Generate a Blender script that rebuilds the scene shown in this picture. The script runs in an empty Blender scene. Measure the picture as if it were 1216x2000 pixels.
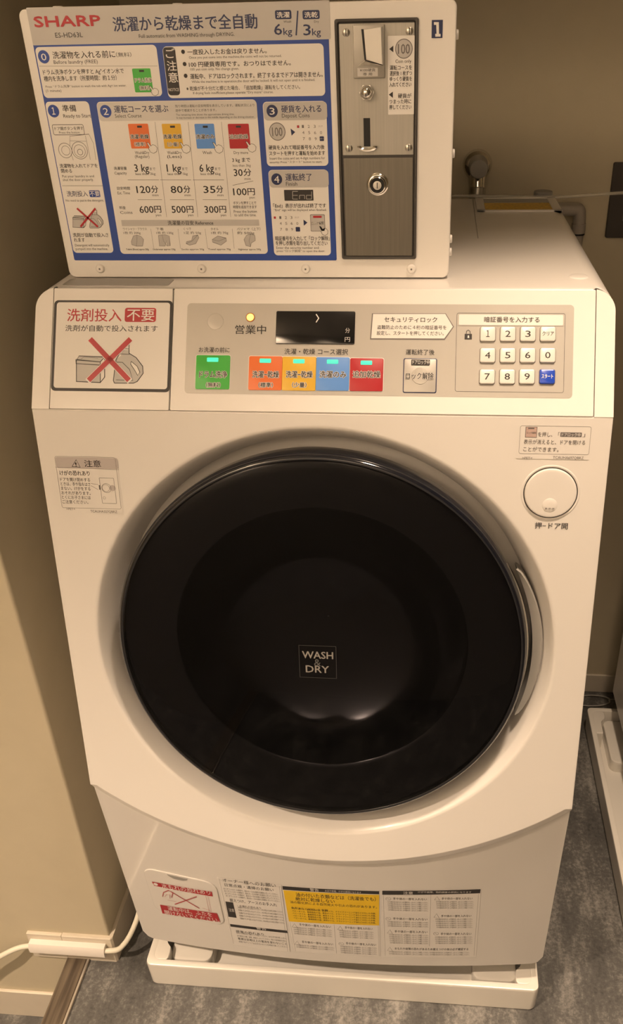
import bpy, bmesh, math, random
from mathutils import Vector, Matrix
random.seed(7)
PI = math.pi
scene = bpy.context.scene
C = scene.collection

# ---------------------------------------------------------------- camera
cam_data = bpy.data.cameras.new('camera')
cam = bpy.data.objects.new('camera', cam_data); C.objects.link(cam)
CAM_POS = Vector((0.1252, -0.8013, 1.2972)); PITCH, YAW, ROLL = 0.5424, -0.0949, 0.0230
fw = Vector((math.sin(YAW)*math.cos(PITCH), math.cos(YAW)*math.cos(PITCH), -math.sin(PITCH)))
rt0 = Vector((math.cos(YAW), -math.sin(YAW), 0)); dn0 = fw.cross(rt0)
rt = rt0*math.cos(ROLL) + dn0*math.sin(ROLL); dn = dn0*math.cos(ROLL) - rt0*math.sin(ROLL)
M = Matrix((rt, -dn, -fw)).transposed().to_4x4(); M.translation = CAM_POS
cam.matrix_world = M
cam_data.sensor_fit = 'AUTO'; cam_data.sensor_width = 36.0
cam_data.lens = 1663.1/2000*36.0
cam_data.shift_x = -103.92/2000; cam_data.shift_y = 37.0/2000
cam_data.clip_start = 0.02
scene.camera = cam
scene.cycles.caustics_reflective = False; scene.cycles.caustics_refractive = False

# ---------------------------------------------------------------- world, lamps, exposure
scene.view_settings.view_transform = 'Standard'
scene.view_settings.look = 'None'
scene.view_settings.exposure = 0.0
scene.view_settings.gamma = 1.0
scene.view_settings.use_curve_mapping = False
world = bpy.data.worlds.new('world'); scene.world = world; world.use_nodes = True
bg = world.node_tree.nodes['Background']
bg.inputs['Color'].default_value = (1.0, 0.70, 0.42, 1); bg.inputs['Strength'].default_value = 0.04
WARM = (1.0, 0.745, 0.53)
def spot(name, loc, target, power, size_deg, blend, radius):
    d = bpy.data.lights.new(name, 'SPOT'); d.energy = power; d.color = WARM
    d.spot_size = math.radians(size_deg); d.spot_blend = blend; d.shadow_soft_size = radius
    o = bpy.data.objects.new(name, d); C.objects.link(o); o.location = loc
    o.rotation_euler = (Vector(target)-Vector(loc)).to_track_quat('-Z', 'Y').to_euler()
    return o
spot('downlight_or_fill', (0.41, -0.31, 2.34), (0.41, -0.37, 0.0), 165, 60, 1.0, 0.07)
spot('downlight_or_fill', (-1.075, -1.175, 2.34), (-0.93, -1.38, 1.45), 500, 106, 0.9, 0.030)
spot('downlight_or_fill', (0.10, -1.05, 2.34), (0.05, -1.38, 1.45), 120, 95, 0.7, 0.030)  # added fill lamp, aimed at the front wall for its bounce

# ---------------------------------------------------------------- materials
def mat(name, col, rough=0.4, metal=0.0, noise=0.0, scale=40.0, coat=0.0, bump=0.0, emit=None, spec=0.5, stretch=None):
    m = bpy.data.materials.new(name); m.use_nodes = True
    nt = m.node_tree; b = nt.nodes['Principled BSDF']
    b.inputs['Base Color'].default_value = (*col, 1); b.inputs['Roughness'].default_value = rough
    b.inputs['Metallic'].default_value = metal; b.inputs['Coat Weight'].default_value = coat
    b.inputs['Coat Roughness'].default_value = 0.05; b.inputs['Specular IOR Level'].default_value = spec
    tc = nt.nodes.new('ShaderNodeTexCoord'); mp = nt.nodes.new('ShaderNodeMapping')
    nt.links.new(tc.outputs['Object'], mp.inputs['Vector'])
    if stretch: mp.inputs['Scale'].default_value = stretch
    nz = nt.nodes.new('ShaderNodeTexNoise'); nz.inputs['Scale'].default_value = scale; nz.inputs['Detail'].default_value = 5
    nt.links.new(mp.outputs['Vector'], nz.inputs['Vector'])
    mr = nt.nodes.new('ShaderNodeMapRange'); mr.inputs['To Min'].default_value = max(0.0, rough*0.97); mr.inputs['To Max'].default_value = min(1.0, rough*1.03)
    nt.links.new(nz.outputs['Fac'], mr.inputs['Value']); nt.links.new(mr.outputs['Result'], b.inputs['Roughness'])
    if noise:
        r = nt.nodes.new('ShaderNodeValToRGB')
        r.color_ramp.elements[0].position = 0.3; r.color_ramp.elements[1].position = 0.7
        r.color_ramp.elements[0].color = (*[c*(1-noise) for c in col], 1)
        r.color_ramp.elements[1].color = (*[min(1, c*(1+noise)) for c in col], 1)
        nt.links.new(nz.outputs['Fac'], r.inputs['Fac']); nt.links.new(r.outputs['Color'], b.inputs['Base Color'])
    if bump:
        bp = nt.nodes.new('ShaderNodeBump'); bp.inputs['Strength'].default_value = bump; bp.inputs['Distance'].default_value = 0.001
        nt.links.new(nz.outputs['Fac'], bp.inputs['Height']); nt.links.new(bp.outputs['Normal'], b.inputs['Normal'])
    if emit:
        b.inputs['Emission Color'].default_value = (*emit[:3], 1); b.inputs['Emission Strength'].default_value = emit[3]
    return m
def glass_mat(name, tint, ior=1.5, rough=0.02):
    m = bpy.data.materials.new(name); m.use_nodes = True; nt = m.node_tree
    for n in list(nt.nodes): nt.nodes.remove(n)
    out = nt.nodes.new('ShaderNodeOutputMaterial'); mix = nt.nodes.new('ShaderNodeMixShader')
    tr = nt.nodes.new('ShaderNodeBsdfTransparent'); tr.inputs['Color'].default_value = (*tint, 1)
    gl = nt.nodes.new('ShaderNodeBsdfGlossy'); gl.inputs['Roughness'].default_value = rough
    fr = nt.nodes.new('ShaderNodeFresnel'); fr.inputs['IOR'].default_value = ior
    nt.links.new(fr.outputs[0], mix.inputs[0]); nt.links.new(tr.outputs[0], mix.inputs[1]); nt.links.new(gl.outputs[0], mix.inputs[2])
    nt.links.new(mix.outputs[0], out.inputs['Surface'])
    return m
def floor_mat():
    m = mat('grey_vinyl', (0.13, 0.12, 0.105), 0.5, bump=0.12, scale=60)
    nt = m.node_tree; b = nt.nodes['Principled BSDF']
    tc = nt.nodes.new('ShaderNodeTexCoord')
    mp = nt.nodes.new('ShaderNodeMapping'); mp.inputs['Scale'].default_value = (1.0, 0.35, 1.0)
    nt.links.new(tc.outputs['Object'], mp.inputs['Vector'])
    n1 = nt.nodes.new('ShaderNodeTexNoise'); n1.inputs['Scale'].default_value = 16; n1.inputs['Detail'].default_value = 9; n1.inputs['Roughness'].default_value = 0.7
    n2 = nt.nodes.new('ShaderNodeTexNoise'); n2.inputs['Scale'].default_value = 150; n2.inputs['Detail'].default_value = 5; n2.inputs['Roughness'].default_value = 0.8
    nt.links.new(mp.outputs['Vector'], n1.inputs['Vector']); nt.links.new(tc.outputs['Object'], n2.inputs['Vector'])
    ad = nt.nodes.new('ShaderNodeMath'); ad.operation = 'MULTIPLY_ADD'; ad.inputs[1].default_value = 0.6
    ml = nt.nodes.new('ShaderNodeMath'); ml.operation = 'MULTIPLY'; ml.inputs[1].default_value = 0.4
    nt.links.new(n2.outputs['Fac'], ml.inputs[0]); nt.links.new(n1.outputs['Fac'], ad.inputs[0]); nt.links.new(ml.outputs[0], ad.inputs[2])
    r = nt.nodes.new('ShaderNodeValToRGB'); e = r.color_ramp.elements
    e[0].position = 0.36; e[0].color = (0.038, 0.037, 0.036, 1); e[1].position = 0.64; e[1].color = (0.30, 0.29, 0.27, 1)
    k = e.new(0.5); k.color = (0.10, 0.098, 0.094, 1)
    nt.links.new(ad.outputs[0], r.inputs['Fac']); nt.links.new(r.outputs['Color'], b.inputs['Base Color'])
    return m
def wood_mat():
    m = mat('dark_wood_strip', (0.10, 0.075, 0.05), 0.45)
    nt = m.node_tree; b = nt.nodes['Principled BSDF']
    tc = nt.nodes.new('ShaderNodeTexCoord'); mp = nt.nodes.new('ShaderNodeMapping'); mp.inputs['Scale'].default_value = (140, 6, 20)
    n = nt.nodes.new('ShaderNodeTexNoise'); n.inputs['Scale'].default_value = 1.0; n.inputs['Detail'].default_value = 6
    r = nt.nodes.new('ShaderNodeValToRGB'); e = r.color_ramp.elements
    e[0].position = 0.35; e[0].color = (0.06, 0.045, 0.032, 1); e[1].position = 0.7; e[1].color = (0.17, 0.135, 0.095, 1)
    nt.links.new(tc.outputs['Object'], mp.inputs['Vector']); nt.links.new(mp.outputs['Vector'], n.inputs['Vector'])
    nt.links.new(n.outputs['Fac'], r.inputs['Fac']); nt.links.new(r.outputs['Color'], b.inputs['Base Color'])
    return m
WHITE = mat('white_gloss_plastic', (0.80, 0.775, 0.745),  0.28, coat=0.15)
BASEW = mat('base_gloss_plastic', (0.76, 0.735, 0.705), 0.16, coat=0.3)
CASEW = mat('white_painted_metal', (0.80, 0.775, 0.74), 0.42)
PANW = mat('pan_white_plastic', (0.80, 0.77, 0.71), 0.22, coat=0.2)
WALL = mat('cream_wall', (0.58, 0.52, 0.385), 0.75, noise=0.02, scale=25, bump=0.05)
FRONTW = mat('pale_wall', (0.62, 0.60, 0.55), 0.8, noise=0.02, scale=25)
CEIL = mat('ceiling_paint', (0.6, 0.57, 0.5), 0.85, noise=0.02)
TRIM = mat('baseboard_vinyl', (0.66, 0.60, 0.50), 0.45, noise=0.02)
FLOOR = floor_mat(); WOOD = wood_mat()
EDGE = mat('metal_edge', (0.55, 0.52, 0.46), 0.35, 0.7)
DARKGAP = mat('dark_gap', (0.03, 0.027, 0.025), 0.6)
BLACKGLOSS = mat('black_gloss_rim', (0.006, 0.007, 0.012), 0.09, coat=0.5)
GLASS = glass_mat('smoked_door_glass', (0.40, 0.40, 0.44), 1.24, 0.012)
BOWL = mat('bowl_glass', (0.009, 0.009, 0.011), 0.10, coat=0.6)
DRUM = mat('drum_steel', (0.30, 0.29, 0.28), 0.3, 0.9, noise=0.2, scale=90)
CHROME = mat('chrome', (0.80, 0.78, 0.74), 0.10, 1.0)
STEEL = mat('brushed_steel_lit', (0.42, 0.405, 0.365), 0.45, 0.5, noise=0.06, scale=1.0, stretch=(900, 40, 14))  # brighter base colour holds the light this plate reflects
STEELD = mat('brushed_steel_dim', (0.22, 0.205, 0.175), 0.34, 0.9, noise=0.08, scale=1.0, stretch=(900, 40, 14))  # same steel, darkened for the dim floor it reflects
STEELM = mat('satin_steel', (0.60, 0.58, 0.53), 0.32, 1.0)
FRAME = mat('dark_frame', (0.055, 0.05, 0.045), 0.4)
BLACK = mat('black_matte', (0.006, 0.006, 0.006), 0.6)
DISPLAY = mat('display_window', (0.008, 0.008, 0.009), 0.12)
SILVER = mat('silver_film', (0.48, 0.46, 0.425), 0.34, 0.2)
KEYW = mat('key_white', (0.76, 0.735, 0.70), 0.3)
GREYP = mat('grey_plastic', (0.34, 0.33, 0.31), 0.45, noise=0.04)
PIPE = mat('grey_pvc', (0.36, 0.33, 0.29), 0.4, noise=0.03)
BROWN = mat('dark_brown_plate', (0.035, 0.028, 0.022), 0.4)
SWITCHW = mat('switch_face', (0.28, 0.25, 0.20), 0.5)
CORD = mat('cream_cord', (0.74, 0.71, 0.60), 0.4)
COVERW = mat('raceway_white', (0.80, 0.76, 0.71), 0.4)
RUBBER = mat('rubber_foot', (0.04, 0.04, 0.04), 0.7)
CLEAR = mat('clear_tube', (0.82, 0.79, 0.70), 0.15, coat=0.5); CLEAR.node_tree.nodes['Principled BSDF'].inputs['Alpha'].default_value = 0.35
YLAB = mat('yellow_label', (0.62, 0.40, 0.04), 0.5, noise=0.25, scale=220)
LEDC = mat('led_cyan', (0.05, 0.3, 0.2), 0.4, emit=(0.03, 0.80, 0.50, 1.0))
LEDO = mat('led_orange', (0.8, 0.4, 0.1), 0.4, emit=(1.0, 0.42, 0.10, 2.6))
INK = {
 'K': mat('ink_black', (0.022, 0.019, 0.018), 0.5), 'K2': mat('ink_pink_grey', (0.55, 0.40, 0.36), 0.5),
 'W': mat('ink_white', (0.80, 0.78, 0.75), 0.42), 'H': mat('ink_light_grey', (0.50, 0.485, 0.47), 0.42),
 'H2': mat('ink_pale_grey', (0.62, 0.60, 0.575), 0.42), 'P': mat('ink_label_paper', (0.79, 0.765, 0.735), 0.4),
 'S': SILVER, 'N': mat('ink_navy', (0.012, 0.022, 0.085), 0.42), 'B': mat('ink_blue', (0.017, 0.058, 0.30), 0.42),
 'R': mat('ink_red', (0.40, 0.010, 0.018), 0.4), 'E': mat('ink_green', (0.055, 0.42, 0.055), 0.4),
 'O': mat('ink_orange', (0.72, 0.16, 0.035), 0.4), 'Y': mat('ink_yellow', (0.70, 0.42, 0.03), 0.4),
 'Y2': mat('ink_warning_yellow', (0.86, 0.56, 0.015), 0.45), 'A': mat('ink_azure', (0.10, 0.28, 0.72), 0.4),
 'D': mat('ink_mid_grey', (0.15, 0.135, 0.13), 0.5), 'D2': mat('ink_mauve_grey', (0.50, 0.46, 0.45), 0.5),
 'G4': mat('ink_badge_grey', (0.27, 0.255, 0.235), 0.5), 'G3': mat('ink_dim_grey', (0.10, 0.10, 0.10), 0.5)}
STARTB = mat('start_key_blue', (0.02, 0.07, 0.52), 0.25)

# ---------------------------------------------------------------- object helpers
def tag(o, label=None, cat=None, group=None, kind=None):
    if label: o['label'] = label
    if cat: o['category'] = cat
    if group: o['group'] = group
    if kind: o['kind'] = kind
    return o
def thing(name, loc, label, cat, group=None):
    o = bpy.data.objects.new(name, None); C.objects.link(o); o.location = loc
    o.empty_display_size = 0.05
    return tag(o, label, cat, group)
def root_loc(p):
    while p.parent: p = p.parent
    return Vector(p.location)
def finish(name, bm, mats, parent=None, angle=35, label=None, solid=None, facing=None, flat=False):
    if not flat: bmesh.ops.recalc_face_normals(bm, faces=bm.faces)
    if facing is not None and sum(f.normal.dot(facing)*f.calc_area() for f in bm.faces) < 0: bmesh.ops.reverse_faces(bm, faces=bm.faces)
    if parent is not None:
        d = root_loc(parent)
        bmesh.ops.translate(bm, verts=bm.verts, vec=-d)
    me = bpy.data.meshes.new(name); bm.to_mesh(me); bm.free()
    for m in (mats if isinstance(mats, (list, tuple)) else [mats]): me.materials.append(m)
    me.polygons.foreach_set('use_smooth', [True]*len(me.polygons)); me.set_sharp_from_angle(angle=math.radians(angle))
    o = bpy.data.objects.new(name, me); C.objects.link(o)
    if parent is not None: o.parent = parent
    if label: o['label'] = label
    if solid:
        sm = o.modifiers.new('thickness', 'SOLIDIFY'); sm.thickness = solid; sm.offset = -1
    if not flat and len(o.data.polygons) > 6:
        wn = o.modifiers.new('face_weighted_shading', 'WEIGHTED_NORMAL'); wn.keep_sharp = True; wn.weight = 80
    return o
def copy_tree(o, parent=None):
    c = o.copy(); C.objects.link(c)
    if parent is not None: c.parent = parent
    for ch in list(o.children): copy_tree(ch, c)
    return c
def NB(): return bmesh.new()
def loft(bm, loops, closed=True, cap0=False, cap1=False, mi=0):
    vs = [[bm.verts.new(p) for p in L] for L in loops]
    n = len(vs[0])
    for a, b in zip(vs, vs[1:]):
        for i in range(n if closed else n-1):
            j = (i+1) % n
            try: f = bm.faces.new((a[i], a[j], b[j], b[i])); f.material_index = mi
            except ValueError: pass
    if cap0: bm.faces.new(list(reversed(vs[0]))).material_index = mi
    if cap1: bm.faces.new(vs[-1]).material_index = mi
    return vs
def rrect(u0, u1, s0, s1, r, n=5):
    r = max(1e-6, min(r, (u1-u0)/2-1e-6, (s1-s0)/2-1e-6)); P = []
    for cx, cy, a0 in ((u1-r, s0+r, -90), (u1-r, s1-r, 0), (u0+r, s1-r, 90), (u0+r, s0+r, 180)):
        for k in range(n+1):
            a = math.radians(a0+90*k/n); P.append((cx+r*math.cos(a), cy+r*math.sin(a)))
    return P
class Plane:                      # a face of the machine: u to the right, s down the face, off towards the viewer (metres)
    def __init__(s, p0, p1):
        s.p0 = Vector(p0); s.t = (Vector(p1)-s.p0).normalized(); s.n = -Vector((1, 0, 0)).cross(s.t)
    def __call__(s, u, v, off=0.0):
        return s.p0 + Vector((u, 0, 0)) + s.t*v + s.n*off
TOPZ = 1.0597
PT = Plane((0, 0.0702, TOPZ), (0, 0, 0.9516))
PD = Plane((0, 0, 0.9516), (0, -0.0781, 0.4664))
PX = Plane((0, 0.106, 1.3104), (0, 0.106, 1.0617))
def base_y(x, z): return -.070 + (.4664-z)/(.4664-.097)*.032 - .020*(1-(x/.3)**2)
def PB(u, v, off=0.0):
    z = .4664 - v*.9941
    return Vector((u, base_y(u, z)-off, z))
def slab(bm, P, u0, u1, s0, s1, r, off0, off1, bev=0.0008, mi=0, n=5):
    L = []
    L.append([P(u, s, off0) for u, s in rrect(u0, u1, s0, s1, r, n)])
    L.append([P(u, s, off1-bev) for u, s in rrect(u0, u1, s0, s1, r, n)])
    k = bev*0.3
    L.append([P(u, s, off1-bev*.3) for u, s in rrect(u0+k, u1-k, s0+k, s1-k, max(r-k, 1e-5), n)])
    L.append([P(u, s, off1) for u, s in rrect(u0+bev, u1-bev, s0+bev, s1-bev, max(r-bev, 1e-5), n)])
    loft(bm, L, cap0=True, cap1=True, mi=mi)
def prism(bm, P, pts, off0, off1, mi=0):
    loft(bm, [[P(u, s, off0) for u, s in pts], [P(u, s, off1) for u, s in pts]], cap0=True, cap1=True, mi=mi)
def box(bm, x0, x1, y0, y1, z0, z1, bev=0.0, mi=0):
    vs = [bm.verts.new((x, y, z)) for x in (x0, x1) for y in (y0, y1) for z in (z0, z1)]
    fs = [(0, 1, 3, 2), (4, 6, 7, 5), (0, 4, 5, 1), (2, 3, 7, 6), (0, 2, 6, 4), (1, 5, 7, 3)]
    F = [bm.faces.new([vs[i] for i in f]) for f in fs]
    for f in F: f.material_index = mi
    if bev:
        es = list({e for f in F for e in f.edges})
        bmesh.ops.bevel(bm, geom=es, offset=bev, segments=3, affect='EDGES', profile=0.5)
def lathe(bm, P, cu, cs, prof, n=64, mi=0, cap0=False, cap1=False):   # revolve (radius, off) about the normal of a plane
    loops = []
    for r, off in prof:
        loops.append([P(cu+r*math.cos(2*PI*k/n), cs+r*math.sin(2*PI*k/n), off) for k in range(n)])
    loft(bm, loops, cap0=cap0, cap1=cap1, mi=mi)
def tube(bm, pts, r, n=10, mi=0, smooth=8):
    P = [Vector(p) for p in pts]
    if smooth and len(P) > 2:
        Q = []
        for i in range(len(P)-1):
            a = P[max(i-1, 0)]; b = P[i]; c = P[i+1]; d = P[min(i+2, len(P)-1)]
            for k in range(smooth):
                t = k/smooth
                Q.append(0.5*((2*b)+(c-a)*t+(2*a-5*b+4*c-d)*t*t+(3*b-a-3*c+d)*t**3))
        Q.append(P[-1]); P = Q
    ref = Vector((0.13, 0.2, 0.97)).normalized(); loops = []
    for i, p in enumerate(P):
        t = (P[min(i+1, len(P)-1)]-P[max(i-1, 0)]).normalized()
        x = (ref - t*ref.dot(t)).normalized(); ref = x; y = t.cross(x)
        loops.append([p+(x*math.cos(2*PI*k/n)+y*math.sin(2*PI*k/n))*r for k in range(n)])
    loft(bm, loops, cap0=True, cap1=True, mi=mi)
def cyl(bm, a, b, r0, r1=None, n=32, mi=0, bev=0.0):
    a = Vector(a); b = Vector(b); r1 = r0 if r1 is None else r1
    t = (b-a).normalized(); x = t.orthogonal().normalized(); y = t.cross(x)
    def ring(p, r): return [p+(x*math.cos(2*PI*k/n)+y*math.sin(2*PI*k/n))*r for k in range(n)]
    L = [ring(a, r0)]
    if bev: L += [ring(b-t*bev, r1), ring(b-t*bev*.3, r1-bev*.3), ring(b, r1-bev)]
    else: L.append(ring(b, r1))
    loft(bm, L, cap0=True, cap1=True, mi=mi)

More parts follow.
